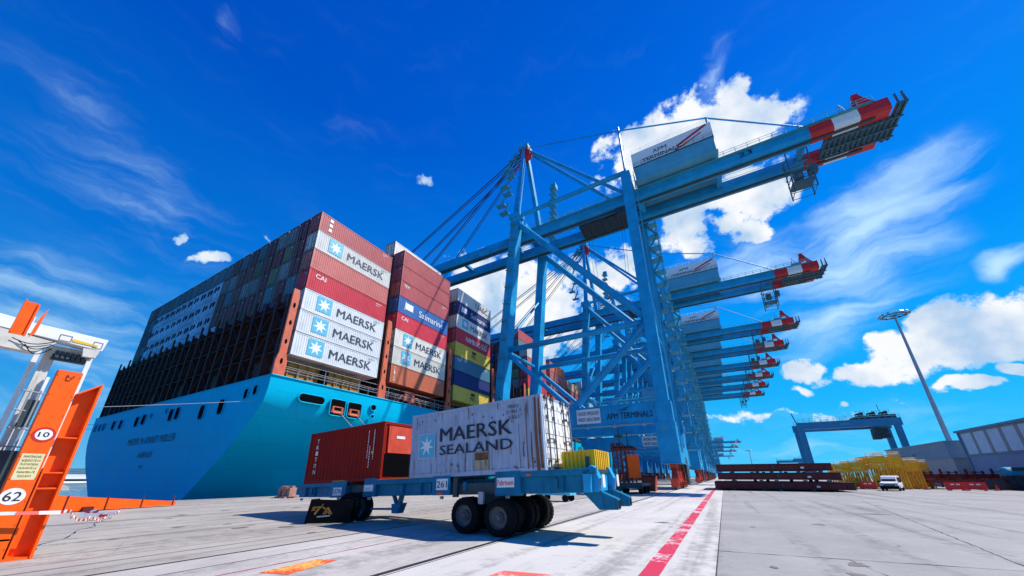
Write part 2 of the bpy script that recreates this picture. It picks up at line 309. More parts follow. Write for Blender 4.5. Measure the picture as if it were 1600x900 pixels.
def ground_mat(name, base, seams, seam_w, tint=(1, 1, 1), grain=.10, brushed=0, dirt=.35, tracks=.42):
    m = bpy.data.materials.new(name); m.use_nodes = True; t = m.node_tree; b = t.nodes['Principled BSDF']; n_ = t.nodes.new; l_ = t.links.new
    b.inputs['Roughness'].default_value = .85
    g = n_('ShaderNodeTexCoord'); co = g.outputs['Object']
    def noise(sc, det=6, ro=.6, scale=(1, 1, 1)):
        mp = n_('ShaderNodeMapping'); mp.inputs['Scale'].default_value = scale; l_(co, mp.inputs[0])
        n = n_('ShaderNodeTexNoise'); n.inputs['Scale'].default_value = sc; n.inputs['Detail'].default_value = det; n.inputs['Roughness'].default_value = ro; l_(mp.outputs[0], n.inputs['Vector']); return n.outputs[0]
    def rng(v, a, b_, c, d):
        r = n_('ShaderNodeMapRange'); l_(v, r.inputs[0]); r.inputs[1].default_value = a; r.inputs[2].default_value = b_; r.inputs[3].default_value = c; r.inputs[4].default_value = d; return r.outputs[0]
    def mu(a, b_):
        x = n_('ShaderNodeMath'); x.operation = 'MULTIPLY'; l_(a, x.inputs[0])
        if isinstance(b_, float): x.inputs[1].default_value = b_
        else: l_(b_, x.inputs[1])
        return x.outputs[0]
    f = rng(noise(.25, 8, .65), .3, .7, 1-grain*1.4, 1+grain)
    f = mu(f, rng(noise(30, 6, .7), .3, .7, 1-grain, 1+grain))
    f = mu(f, rng(noise(1.6, 8, .7, (1, .35, 1)), .55, .75, 1, 1-dirt*.5))
    f = mu(f, rng(noise(.9, 9, .75, (3, .25, 1)), .60, .72, 1, 1-dirt))
    # rubber from tyres: long dark smears along the lanes, broken up by a finer noise
    f = mu(f, rng(mu(noise(.9, 4, .55, (1.1, .028, 1)), rng(noise(2.5, 6, .7), .3, .7, .8, 1.15)), .52, .66, 1, 1-tracks))
    f = mu(f, rng(noise(3.2, 3, .5), .70, .78, 1, .72))
    if brushed: f = mu(f, rng(noise(5, 4, .6, brushed), .3, .7, .86, 1.10))
    v = n_('ShaderNodeTexVoronoi'); v.feature = 'DISTANCE_TO_EDGE'; v.inputs['Scale'].default_value = .22; l_(co, v.inputs['Vector'])
    mv = n_('ShaderNodeVectorMath'); mv.operation = 'SCALE'; mv.inputs[0].default_value = tuple(base[i]*tint[i] for i in range(3)); l_(f, mv.inputs['Scale'])
    cm_ = n_('ShaderNodeMix'); cm_.data_type = 'RGBA'
    crk = mu(rng(v.outputs['Distance'], .0, .0022, 1, 0), rng(noise(.12, 3), .5, .6, 0, .6))
    l_(crk, cm_.inputs[0]); l_(mv.outputs[0], cm_.inputs[6]); cm_.inputs[7].default_value = (.1, .09, .085, 1)
    l_(cm_.outputs[2], b.inputs['Base Color'])
    bp = n_('ShaderNodeBump'); bp.inputs['Strength'].default_value = .35; bp.inputs['Distance'].default_value = .01; l_(noise(45, 6, .7), bp.inputs['Height']); l_(bp.outputs[0], b.inputs['Normal'])
    return m
M['g_quay'] = ground_mat('quay concrete', (.40, .365, .315), 0, 0, grain=.17, brushed=(6, .3, 1), dirt=.55)
M['g_strip'] = ground_mat('pale concrete strip', (.58, .55, .50), 0, 0, grain=.10, dirt=.25)
M['g_right'] = ground_mat('grey brushed slab', (.335, .32, .30), 0, 0, grain=.16, brushed=(.6, 7, 1), dirt=.25)
M['g_lane'] = ground_mat('lane concrete', (.49, .455, .41), 0, 0, grain=.16, brushed=(5, .4, 1), dirt=.45)
def paint_mat(name, col, under, thr=.5, sc=6):
    m = bpy.data.materials.new(name); m.use_nodes = True; t = m.node_tree; b = t.nodes['Principled BSDF']; b.inputs['Roughness'].default_value = .8
    g = t.nodes.new('ShaderNodeTexCoord'); n = t.nodes.new('ShaderNodeTexNoise'); n.inputs['Scale'].default_value = sc; n.inputs['Detail'].default_value = 8; n.inputs['Roughness'].default_value = .75; t.links.new(g.outputs['Object'], n.inputs['Vector'])
    n2 = t.nodes.new('ShaderNodeTexNoise'); n2.inputs['Scale'].default_value = .8; n2.inputs['Detail'].default_value = 4; t.links.new(g.outputs['Object'], n2.inputs['Vector'])
    a = t.nodes.new('ShaderNodeMath'); a.operation = 'ADD'; t.links.new(n.outputs[0], a.inputs[0]); t.links.new(n2.outputs[0], a.inputs[1])
    r = t.nodes.new('ShaderNodeMapRange'); t.links.new(a.outputs[0], r.inputs[0]); r.inputs[1].default_value = thr*2; r.inputs[2].default_value = thr*2+.10
    x = t.nodes.new('ShaderNodeMix'); x.data_type = 'RGBA'; t.links.new(r.outputs[0], x.inputs[0]); x.inputs[6].default_value = (*col, 1); x.inputs[7].default_value = (*under, 1); t.links.new(x.outputs[2], b.inputs['Base Color'])
    return m
M['p_red'] = paint_mat('worn red road paint', (.58, .02, .07), (.62, .56, .53), .535, 7)
M['p_orange'] = paint_mat('worn orange road paint', (.74, .075, .02), (.78, .42, .08), .52, 12)
M['p_pink'] = paint_mat('faded red road paint', (.75, .12, .09), (.60, .52, .5), .52)
M['p_line'] = mat('dark joint filler', (.05, .04, .04), .8, .4, 3)
M['p_redline'] = paint_mat('thin red road paint', (.35, .03, .04), (.35, .3, .28), .5)
M['rail'] = mat('rail steel groove', (.035, .032, .03), .45, .4, 2)
def water_mat():
    m = mat('harbour water', (.012, .12, .17), .12, .2, .02); t = m.node_tree; b = t.nodes['Principled BSDF']
    w = t.nodes.new('ShaderNodeTexNoise'); w.inputs['Scale'].default_value = .35; w.inputs['Detail'].default_value = 8
    g = t.nodes.new('ShaderNodeTexCoord'); t.links.new(g.outputs['Object'], w.inputs['Vector'])
    bp = t.nodes.new('ShaderNodeBump'); bp.inputs['Strength'].default_value = .8; bp.inputs['Distance'].default_value = .5; t.links.new(w.outputs[0], bp.inputs['Height']); t.links.new(bp.outputs[0], b.inputs['Normal'])
    return m
M['water'] = water_mat()

# ------------------------------------------------------------------ setting
QX = -37.8
MB().box(QX, 3000, -400, 6000, -4.5, 0).build('ground', M['g_quay'], kind='structure')
s = MB(); s.add([(-9000, -3000, -3.2), (QX+.3, -3000, -3.2), (QX+.3, 9000, -3.2), (-9000, 9000, -3.2)], [(0, 1, 2, 3)]); s.build('water', M['water'], kind='structure')
s = MB(); s.add([(-10.9, -40, .004), (-6.1, -40, .004), (-6.1, 1500, .004), (-10.9, 1500, .004)], [(0, 1, 2, 3)]); s.build('concrete_lane', M['g_lane'], kind='structure')
s = MB(); s.add([(-6.1, -40, .004), (-.5, -40, .004), (-.5, 1500, .004), (-6.1, 1500, .004)], [(0, 1, 2, 3)]); s.build('concrete_strip', M['g_strip'], kind='structure')
s = MB(); s.add([(-.47, -40, .004), (300, -40, .004), (300, 1500, .004), (-.47, 1500, .004)], [(0, 1, 2, 3)]); s.build('yard_pavement', M['g_right'], kind='structure')
def strip(name, pts, m, z=.008, rag=0):
    s = MB(); s.add([(x, y, z) for x, y in pts], [tuple(range(len(pts)))]); return s.build(name, m, kind='structure')
def hline(name, x, w, m, y0=-30, y1=900, z=.008): return strip(name, [(x-w/2, y0), (x+w/2, y0), (x+w/2, y1), (x-w/2, y1)], m, z)
# red stripe, with slightly uneven edges
s = MB(); ys = [0+i*.8 for i in range(40)]+[32+i*6 for i in range(30)]
le = []; ri = []
for y in ys: le.append((-1.79+random.uniform(-.012, .012), y)); ri.append((-1.42+random.uniform(-.012, .012), y))
for i in range(len(ys)-1): s.add([(*le[i], .009), (*ri[i], .009), (*ri[i+1], .009), (*le[i+1], .009)], [(0, 1, 2, 3)])
s.build('red_stripe', M['p_red'], kind='structure')
for x, w in ((-6.15, .15), (-35.3, .14)): 
    hline('crane_rail', x, w, M['rail']); hline('crane_rail', x+w*.8+.03, .03, M['p_line'])
for x, w in ((-10.9, .11), (-9.75, .03), (-12.3, .035), (-11.6, .02), (-14.2, .025), (-16.6, .03), (-19.5, .04), (-23, .045), (-27.5, .05), (-31, .05), (-.485, .022)):
    hline('pavement_joint', x, w, M['p_line'], z=.0085)
hline('red_lane_line', -8.75, .05, M['p_redline'], z=.009)
hline('red_lane_line', -13.1, .03, M['p_redline'], z=.009)
strip('painted_mark', [(-8.30, 4.5), (-7.66, 4.72), (-7.95, 6.0), (-8.42, 5.85)], M['p_orange'], .010)
strip('painted_mark', [(-4.35, 5.6), (-3.2, 5.9), (-3.22, 7.35), (-4.2, 7.12)], M['p_pink'], .010)
strip('painted_mark', [(-3.6, 36.0), (-.8, 36.3), (-.8, 36.8), (-3.6, 36.5)], M['p_pink'], .010)
def crack(name, pts, w, m=M['p_line'], z=.0095):
    s = MB(); out = []
    for a, b in zip(pts[:-1], pts[1:]):
        a = Vector(a); b = Vector(b); k = max(2, int((b-a).length/.25))
        for i in range(k): out.append(a.lerp(b, i/k))
    out.append(Vector(pts[-1])); vs = []
    for i, p in enumerate(out):
        d = (out[min(i+1, len(out)-1)]-out[max(i-1, 0)]).normalized(); nn = Vector((-d.y, d.x)); ww = w*random.uniform(.25, 1.3); j = random.uniform(-w, w)*.6
        vs += [(p.x+nn.x*(j+ww/2), p.y+nn.y*(j+ww/2), z), (p.x+nn.x*(j-ww/2), p.y+nn.y*(j-ww/2), z)]
    s.add(vs, [(2*i, 2*i+1, 2*i+3, 2*i+2) for i in range(len(out)-1)]); s.build(name, m, kind='structure')
crack('pavement_joint', [(-.6, 11.65), (2.2, 12.05), (4.85, 12.46), (14, 13.8), (40, 17.6)], .035)
crack('pavement_joint', [(8.95, 40.5), (6.4, 22), (5.15, 13.14), (4.6, 9)], .03)
crack('pavement_joint', [(2.1, 12.1), (2.6, 9.0), (2.9, 6)], .018)
crack('pavement_joint', [(-.5, 20), (1.2, 20.4)], .02)
crack('pavement_joint', [(-.5, 45), (60, 46)], .05)
crack('pavement_joint', [(2.0, 29), (22, 36), (60, 49)], .035)
crack('pavement_crack', [(-14.2, 17), (-13.2, 17.4), (-12.0, 18.6), (-11.5, 18.4)], .04)
for k in range(46):
    x_ = random.uniform(-26, 9); y_ = random.choice([random.uniform(4, 14), random.uniform(8, 40)]); rr_ = random.uniform(.03, .16)*(1+y_*.03)
    if -5.4 < x_ < -.4 and random.random() < .5: continue
    strip('oil_stain', [(x_+math.cos(a)*rr_*random.uniform(.6, 1.3), y_+math.sin(a)*rr_*random.uniform(.8, 2.2)) for a in [j*math.pi/5 for j in range(10)]], M.setdefault('stain', mat('tar spot', (.20, .18, .16), .7, .4, 3)), .0097+k*.00003)
crack('pavement_crack', [(-16, 18.5), (-12, 21.5)], .03)
strip('oil_stain', [(5.5, 26.3), (6.2, 26.0), (6.9, 26.4), (6.3, 26.8)], mat('oil stain', (.16, .15, .15), .6, .3, 3), .0095)
strip('oil_stain', [(-2.9, 17.2), (-2.5, 17.1), (-2.2, 17.35), (-2.6, 17.5)], bpy.data.materials['oil stain'], .0095)

# distant shore
s = MB(); vs = []; fs = []; NH = 90
for i in range(NH+1):
    a = R(-118+i*.75); D = 3300; h = 58+26*math.sin(i*.31)+14*math.sin(i*.83+1)+random.uniform(-3, 3)
    for dd, hh in ((-500, -3.4), (-420, 6), (0, h*.6), (300, h), (900, -3.4)): vs.append((math.sin(a)*(D+dd), math.cos(a)*(D+dd), hh))
for i in range(NH):
    for k in range(4): fs.append((i*5+k, (i+1)*5+k, (i+1)*5+k+1, i*5+k+1))
s.add(vs, fs); s.build('hills', M['hills'], smooth=True, kind='structure')
M['crane_grey'] = mat('grey blue machinery', (.05, .13, .17), .55, .4, 2)
# ------------------------------------------------------------------ ship-to-shore crane (local x: 0 = landside rail, -29.2 = waterside rail)
def make_crane():
    r = empty('harbour_crane', (0, 0, 0), '-', 'crane', 'blue quay cranes in a row along the berth')
    C = M['crane']; WX = -29.2
    def wsx(z): return WX+.2+ (z-15.5)*(4.0/42.3) if z > 10 else WX-.3
    for y in (0.9, 15.7):
        s = MB()
        s.box(-.9, .9, y-.9, y+.9, 6.2, 58.6)
        s.box(-1.15, 1.15, y-1.0, y+1.0, 9.3, 12.6)
        # flange lips give the box its edges
        for z in (20, 34, 47): s.box(-.95, .95, y-.95, y+.95, z, z+.16)
        s.build('leg', C, r, bevel=.04)
        s = MB(); s.beam((wsx(4), y, 3.9), (wsx(15), y, 15), 3.0, 2.0, w2=2.7); s.beam((wsx(15), y, 15), (wsx(58.5), y, 58.4), 2.7, 1.9, w2=2.0)
        s.box(wsx(58)-1.5, wsx(58)+1.5, y-1.2, y+1.2, 58.2, 59.4)
        s.build('leg', C, r, bevel=.04)
        s = MB(); s.box(WX-1, -.9, y-.85, y+.85, 9.5, 12.5); s.box(WX-1, -.9, y-.95, y+.95, 12.5, 12.62); s.box(WX-1, -.9, y-.95, y+.95, 9.4, 9.5)
        s.build('portal_beam', C, r, bevel=.03)
        s = MB(); s.rail([(WX+1, y-.8, 12.6), (-1, y-.8, 12.6)], mi=0); s.build('portal_railing', M['galv'], r)
        s = MB(); s.tube((wsx(26), y, 26), (-.6, y, 26.3), .55, 10); s.build('strut', C, r, smooth=True)
        s = MB(); s.tube((wsx(26), y, 25.6), (-14.5, y, 12.6), .48, 10); s.tube((-.6, y, 26), (-14.5, y, 12.6), .62, 10)
        s.box(-15.8, -13.2, y-.5, y+.5, 12.4, 13.6); s.build('brace', C, r, smooth=False)
        s = MB(); s.tube((wsx(57), y, 57.4), (-.6, y, 27.2), .68, 12); s.build('brace', C, r)
        s = MB(); s.tube((wsx(58), y, 58.9), (-.2, y, 59.2), .5, 10); s.build('top_beam', C, r)
    # longitudinal members
    for x, z in ((0, 58), (wsx(58), 58)):
        s = MB(); s.box(x-.7, x+.7, .9, 15.7, z-.2, z+1.6); s.build('cross_beam', C, r, bevel=.03)
    for x in (0, WX-.3):
        s = MB(); s.poly([(x-1.5, -.15, 3.6), (x-1.5, -.15, 9.5), (x-1.5, 2.2, 9.5), (x-1.5, 5.0, 6.1), (x-1.5, 11.6, 6.1), (x-1.5, 14.4, 9.5), (x-1.5, 16.75, 9.5), (x-1.5, 16.75, 3.6)], (1, 0, 0), 2.75)
        s.box(x-1.6, x+1.35, -.25, 16.85, 3.5, 3.62); s.build('sill_beam', C, r, bevel=.04)
        s = MB(); s.rail([(x+1.1, 4.6, 6.1), (x+1.1, 12, 6.1)]); s.build('sill_railing', M['galv'], r)
        for yc in (1.4, 5.3, 11.3, 15.2):
            b = MB()
            b.poly([(x-.35, yc-1.9, .95), (x-.35, yc+1.9, .95), (x-.35, yc+1.6, 1.7), (x-.35, yc+.35, 2.9), (x-.35, yc-.35, 2.9), (x-.35, yc-1.6, 1.7)], (1, 0, 0), .7)
            b.box(x-.5, x+.5, yc-.35, yc+.35, 2.6, 3.7); b.box(x+.36, x+.62, yc-1.6, yc-1.1, 1.1, 2.5); b.box(x+.36, x+.62, yc+.7, yc+1.2, 1.1, 2.6)
            b.tube((x+.35, yc-1.2, 1.2), (x+.75, yc-1.2, 1.2), .22, 8); b.box(x-.5, x+.5, yc-2.1, yc-1.75, .35, 1.5); b.box(x-.5, x+.5, yc+1.75, yc+2.1, .35, 1.5)
            bo = b.build('bogie', M['bogie'], r)
            for k in (-1.3, -.42, .46, 1.34):
                w = MB(); w.ring((x-.12, yc+k, .42), (1, 0, 0), 1, 14, [(0, .01), (0, .36), (0, .42), (.06, .42), (.06, .38), (.2, .38), (.2, .42), (.26, .42), (.26, .01)]); w.build('wheel', M['crane_dark'], bo)
    # cable reel and drive boxes
    s = MB(); s.ring((.95, 8.0, 2.6), (1, 0, 0), 2.1, 24, [(0, .12), (0, 1), (.06, 1), (.06, .9), (.3, .9), (.3, 1), (.36, 1), (.36, .12)]); s.box(.7, 1.2, 7.4, 8.6, 4.0, 5.2); s.build('cable_reel', M['crane_dark'], r)
    s = MB(); s.box(-3.2, -1.2, 3, 6, 12.7, 15.2); s.box(-3.3, -1.1, 2.9, 6.1, 15.2, 15.35); s.build('electrical_cabin', M['crane_light'], r, bevel=.04)
    # girders with bands at the landward end
    G = []
    for y0, y1 in ((5.0, 6.75), (11.6, 13.4)):
        prof = [(y0-.1, 57.3), (y0-.15, 55.6), (y0+.1, 55.05), (y1+.05, 55.05), (y1+.2, 55.5), (y1+.2, 57.3)]
        def seg(sb, a, b, g=0):
            pr = [(y+(-g if y < (y0+y1)/2 else g), z+(g if z > 56.5 else -g)) for y, z in prof]
            vs = [(a, y, z) for y, z in pr]+[(b, y, z) for y, z in pr]; n = len(pr)
            sb.add(vs, [tuple(range(n)), tuple(range(2*n-1, n-1, -1))]+[(i, n+i, n+(i+1) % n, (i+1) % n) for i in range(n)])
        s = MB(); seg(s, -29.5, 29.0)
        
        go = s.build('girder', C, r)
        s = MB(); seg(s, -98, -29.6)
        bo = s.build('boom', C, r)
        for a, b, mm in ((29.0, 32.0, 'red'), (32.0, 35.2, 'white'), (35.2, 38.8, 'red')):
            s = MB(); seg(s, a, b, .012); s.build('painted_band', M[mm], go)
        for a, b, mm in ((-98.1, -95, 'red'), (-95, -92, 'white'), (-92, -89, 'red')):
            s = MB(); seg(s, a, b, .012); s.build('painted_band', M[mm], bo)
        s = MB(); s.box(-97, 37, y0+.6, y0+1.1, 54.8, 55.04); s.build('trolley_rail', M['crane_dark'], r)
        yo = y0-.75 if y0 < 8 else y1+.05
        s = MB(); s.box(-29, 37, yo, yo+.7, 57.1, 57.18); s.rail([(-29, yo+.05, 57.15), (37, yo+.05, 57.15)], step=1.8, r=.05); s.build('walkway', M['galv'], r)
    for x in (-92, -76, -60, -45, -29, 1.5, 15.8, 28.5):
        s = MB(); s.box(x-.45, x+.45, 6.75, 11.6, 56.2, 57.0); s.build('tie_beam', C, r)
    # end platform
    s = MB(); s.box(31.0, 39.2, 7.0, 11.4, 55.1, 55.35); s.box(39.2, 40.5, 4.6, 12.4, 55.1, 55.35)
    for x in [31.0+i*.7 for i in range(12)]: s.box(x, x+.12, 7.0, 11.4, 54.85, 55.1)
    for x in (39.4, 40.1): s.box(x, x+.12, 4.6, 12.4, 54.85, 55.1)
    for y in (7.0, 9.1, 11.2): s.box(31.0, 40.5, y, y+.2, 54.6, 54.86)
    for x, y, z in ((33, 6, .5), (35.5, 9, .8), (37.5, 7, .6), (34.3, 10.6, .7)): s.box(x, x+1.1, y, y+1.3, 55.35, 55.35+z)
    for x, y in ((39.5, 4.8), (40.3, 4.8), (40.3, 12.2), (39.5, 12.2)): s.box(x-.1, x+.1, y-.1, y+.1, 54.9, 57.3)
    s.rail([(39.3, 4.6, 55.3), (40.4, 4.6, 55.3), (40.4, 12.4, 55.3), (39.3, 12.4, 55.3)], step=1.0); s.build('end_platform', M['crane_grey'], r)
    s = MB(); s.beam((35.2, 5.9, 57.1), (35.9, 5.9, 60.4), .5, .5); s.beam((38.2, 5.9, 57.0), (36.1, 5.9, 60.4), .45, .45); s.box(35.4, 36.5, 5.4, 6.4, 58.4, 59.6); s.beam((36.2, 5.9, 60.4), (37.6, 5.9, 57.2), .5, .6); s.box(35.6, 36.4, 5.6, 6.2, 60.1, 60.9); s.build('rope_sheave_frame', M['red'], r)
    s = MB(); s.box(33.3, 35.2, 5.2, 6.6, 57.15, 58.1); s.path([(33.5, 5.9, 58), (33.9, 5.9, 60.2), (34.6, 5.9, 58)], .06); s.build('end_machinery', M['crane_light'], r)
    # machinery house
    s = MB(); s.box(1.6, 15.8, 2.9, 15.8, 57.9, 61.3)
    for x in range(2, 16, 2): s.box(x, x+.08, 2.86, 15.84, 57.95, 61.25)
    s.box(1.4, 16.0, 2.7, 16.0, 57.6, 57.9); hs_ = s.build('machinery_house', M['crane_light'], r)
    s = MB(); s.box(1.45, 15.95, 2.75, 15.95, 61.3, 61.42); s.rail([(1.5, 2.8, 61.4), (15.9, 2.8, 61.4), (15.9, 15.8, 61.4)], step=1.5); s.build('house_walkway', M['crane_dark'], hs_)
    s = MB(); s.poly([(1.4, 3.3, 61.45), (1.4, 3.0, 65.2), (1.4, 15.6, 65.2), (1.4, 15.6, 61.45)], (1, 0, 0), 14.6); s.rail([(1.6, 3.1, 65.2), (15.8, 3.1, 65.2)], step=1.6, r=.03); s.build('sign_panel', M['white'], hs_)
    s = MB(); u = (1, 0, 0); v = Vector((0, -.3, 3.75)).normalized(); o = Vector((1.4, 3.3, 61.45))
    s.text('APM', o+Vector(u)*4.1+v*2.0, u, v, .85, 2.6, bold=.012, lift=.03); s.text('TERMINALS', o+Vector(u)*1.9+v*.75, u, v, .85, 7.0, bold=.012, lift=.03)
    s.build('lettering', M['ink'], hs_)
    s = MB()
    def bar(a, b, w): 
        p = o+Vector(u)*a[0]+v*a[1]; q = o+Vector(u)*b[0]+v*b[1]; s.beam(p+Vector((0, -.06, 0)), q+Vector((0, -.06, 0)), .05, w)
    bar((8.4, 1.3), (13.8, 3.5), .42); bar((9.0, .75), (12.8, 2.2), .22); bar((8.0, .45), (9.3, 1.0), .2); s.build('emblem', M['red'], hs_)
    # trolley and cab
    s = MB(); s.box(-12, -1.5, 6.8, 11.6, 54.6, 55.3)
    for x in [-12+i*1.5 for i in range(8)]: s.box(x, x+.25, 6.6, 11.8, 54.2, 54.7)
    for x, y in ((-11, 7.5), (-8, 9.5), (-5, 8), (-3, 10)): s.box(x, x+1.6, y-.6, y+.9, 55.3, 56.7)
    s.rail([(-12, 6.7, 54.7), (-1.5, 6.7, 54.7)], step=1.4); s.box(-3.4, -1.2, 5.3, 6.4, 53.6, 55.2); s.build('trolley', M['crane_dark'], r)
    s = MB(); s.box(25.4, 28.4, 7.6, 10.2, 49.0, 49.2); 
    for x, y in ((25.4, 7.6), (28.4, 7.6), (28.4, 10.2), (25.4, 10.2)): s.tube((x, y, 47.2), (x+.4, y, 55.6), .1, 6)
    for i in range(6):
        z = 47.4+i*1.35; s.tube((25.4, 7.6, z), (28.4, 7.6, z+1.1), .05, 5); s.tube((28.4, 7.6, z), (28.4, 10.2, z+1.1), .05, 5); s.path([(25.4, 7.6, z), (28.4, 7.6, z), (28.4, 10.2, z), (25.4, 10.2, z), (25.4, 7.6, z)], .06, 5)
    s.rail([(25.4, 7.6, 49.2), (28.4, 7.6, 49.2), (28.4, 10.2, 49.2)], step=.8)
    s.box(26.2, 27.4, 8.2, 9.4, 50.2, 51.8); s.box(28.5, 29.5, 8.4, 9.6, 50.8, 52.4); s.build('maintenance_basket', M['crane_grey'], r)
    # A-frame
    ax, ay, az_ = -25.6, 8.3, 88.2
    for y in (.9, 15.7):
        s = MB(); s.beam((wsx(58), y, 59.2), (ax, ay+(y-8.3)*.08, az_), 1.3, 1.2, w2=.8); s.build('apex_leg', C, r)
        s = MB(); yy = 5.9 if y < 8 else 12.5
        s.tube((ax+.6, ay+(y-8.3)*.06, az_-.8), (-.2, yy, 57.4), .42, 10); s.build('backstay', C, r)
        for xx, w in ((-58, .13), (-84, .15)):
            s = MB(); s.tube((ax-.6, ay+(y-8.3)*.1, az_-1), (xx, yy, 57.3), w, 6); s.tube((ax-.6, ay+(y-8.3)*.1, az_-2.2), (xx+1, yy, 57.3), w*.7, 5); s.build('forestay', M['brown'], r)
    s = MB(); s.box(ax-1.6, ax+1.4, ay-1.5, ay+1.5, az_-.6, az_+.5); s.rail([(ax-1.6, ay-1.5, az_+.5), (ax+1.4, ay-1.5, az_+.5), (ax+1.4, ay+1.5, az_+.5)], step=1)
    for i in range(7):
        z = 62+i*3.7; x = -27.6-(3.0 if i % 2 else 1.6); f = (z-59)/29; y = 1+f*6.6
        s.box(x-.7, x+1.6, y-.8, y+.7, z, z+.15); s.rail([(x-.7, y-.8, z+.1), (x+1.6, y-.8, z+.1)], step=.9); s.beam((x, y, z), (x+1.2, y+.8, z+3.7), .12, .5)
    s.box(ax-2.8, ax-1.6, ay-2.2, ay-1.2, az_-3.3, az_-2.1); s.box(ax-3.6, ax-2.4, ay-3.6, ay-2.6, az_-9.5, az_-8.3); s.build('apex_platform', M['galv'], r)
    s = MB(); s.ring((ax+.5, ay-1.7, az_-3.2), (0, 1, 0), 1.5, 18, [(0, .15), (0, 1), (1.6, 1), (1.6, .15)]); s.box(ax-.4, ax+1.3, ay-1.3, ay+.3, az_-2.6, az_-.6); s.beam((ax, ay-1, az_-4), (ax-3.5, ay-2.5, az_-10), .4, .4); s.build('sheave_block', M['red'], r)
    s = MB(); s.tube((ax+.6, ay, az_+.4), (0, 1, 71), .16, 6); s.tube((0, 1, 71), (15.6, 3.5, 67), .16, 6); s.tube((0, 1, 59), (0, 1, 72), .22, 6); s.tube((15.6, 3.5, 65), (15.6, 3.5, 67.2), .15, 6); s.tube((15.6, 3.5, 67), (30, 5.8, 57.3), .16, 6); s.build('tie_rod', C, r)
    s = MB(); s.tube((-24.8, 15.4, 57), (-22.0, 15.4, 77), .5, 6)
    # lift shaft and stairs on the landside far leg
    s = MB(); X0, X1, Y0_, Y1_ = .95, 2.9, 15.2, 17.6
    for x, y in ((X0, Y0_), (X1, Y0_), (X0, Y1_), (X1, Y1_)): s.tube((x, y, 6), (x, y, 59), .07, 5)
    n = 17
    for i in range(n):
        z = 6.2+i*3.1; a, b = (X0, X1) if i % 2 == 0 else (X1, X0)
        s.beam((a, Y0_+.4, z), (b, Y0_+.4, z+3.1), .12, .5); s.tube((a, Y0_, z+1), (b, Y0_, z+4.1), .035, 4)
        s.box(X0-.2, X1+.35, Y0_, Y1_, z, z+.07)
        s.rail([(X0-.2, Y0_, z), (X1+.3, Y0_, z), (X1+.3, Y1_, z)], step=1.2, r=.028)
    s.build('stair_tower', M['galv'], r)
    s = MB()
    for z in range(6, 58, 3): s.tube((.95, .2, z), (1.5, .2, z), .05, 4); s.tube((.95, 1.6, z), (1.5, 1.6, z), .05, 4)
    s.tube((1.5, .2, 5), (1.5, .2, 58), .06, 5); s.tube((1.5, 1.6, 5), (1.5, 1.6, 58), .06, 5); s.build('cable_ladder', M['galv'], r)
    # struts between the two frames, flange collars, lamps and cables
    for x in (0, wsx(26)):
        s = MB(); s.tube((x, .9, 26), (x, 15.7, 26), .38, 8); s.build('strut', C, r)
    s = MB(); s.tube((0, 15.7, 27), (0, .9, 45), .3, 8); s.build('brace', C, r)
    s = MB(); s.tube((wsx(30), .9, 28), (wsx(45), 15.7, 44), .3, 8); s.build('brace', C, r)
    s = MB()
    for k in range(9):
        x = -28+k*2.9; s.path([(x, 7.3, 55.4), (x+.7, 7.3, 54.8), (x+1.5, 7.3, 54.8), (x+2.9, 7.3, 55.4)], .05, 4)
    s.build('festoon_cable', M['crane_dark'], r)
    s = MB()
    for y in (7.4, 8.6, 9.8, 10.8): s.tube((-28, y, 56.4), (33, y, 56.2), .04, 4)
    for dx, dy in ((-10.5, 7.5), (-10.5, 10.8), (-3, 7.5), (-3, 10.8)): s.tube((dx, dy, 54.3), (dx+(.6 if dx < -5 else -.6), dy, 26 if False else 40), .03, 4)
    s.build('hoist_rope', M['crane_dark'], r)
    for k in range(6):
        x = -25+k*4.4; s = MB(); s.box(x-.22, x+.22, -.42, -.1, 9.0, 9.35); s.box(x-.06, x+.06, -.3, -.1, 9.3, 9.6); s.build('lamp', M['steel'], r)
    for xx, yy in ((wsx(36), -.15), ):
        s = MB()
        for z in range(14, 57):
            x = wsx(z); s.tube((x-.3, -.25, z), (x+.3, -.25, z), .03, 4)
            if z % 4 == 0: s.box(x-.75, x+.75, -.95, -.1, z, z+.06); s.rail([(x-.75, -.9, z), (x+.75, -.9, z)], step=.7, r=.025)
        s.beam((wsx(14)-.3, -.25, 14), (wsx(57)-.3, -.25, 57), .05, .05); s.beam((wsx(14)+.3, -.25, 14), (wsx(57)+.3, -.25, 57), .05, .05); s.build('leg_ladder', M['galv'], r)
    s = MB(); s.tube((-22, 14.5, 58), (-20.6, 14.5, 76), .13, 5); s.tube((-21, 13.2, 58), (-19.8, 13.2, 76), .13, 5)
    for k in range(9): s.tube((-22+k*.15, 14.5, 58+k*2), (-20.9+k*.14, 13.2, 60+k*2), .06, 4); s.box(-22.3+k*.15, -20.4+k*.15, 12.9, 14.9, 60+k*2, 60.08+k*2)
    s.box(-20.6, -19.2, 13.0, 14.6, 75.6, 77.2); s.build('signal_mast', M['galv'], r)
    # quay-side cabin lattice under the portal
    s = MB()
    for x in (-27.5, -24.5, -21.5, -7, -4.5): s.tube((x, 8, 12.6), (x, 8, 15), .12, 5)
    s.rail([(-28, 1.8, 12.6), (-1.5, 1.8, 12.6)], step=1.8); s.rail([(-28, 15, 12.6), (-1.5, 15, 12.6)], step=1.8); s.build('portal_walkway_railing', M['galv'], r)
    return r
crane1 = make_crane()
ordn = ['nearest', 'second', 'third', 'fourth', 'fifth', 'sixth', 'seventh', 'eighth']
Y0S = [58, 109.5, 152, 179, 209, 236, 263, 291, 720, 850, 985, 1240]
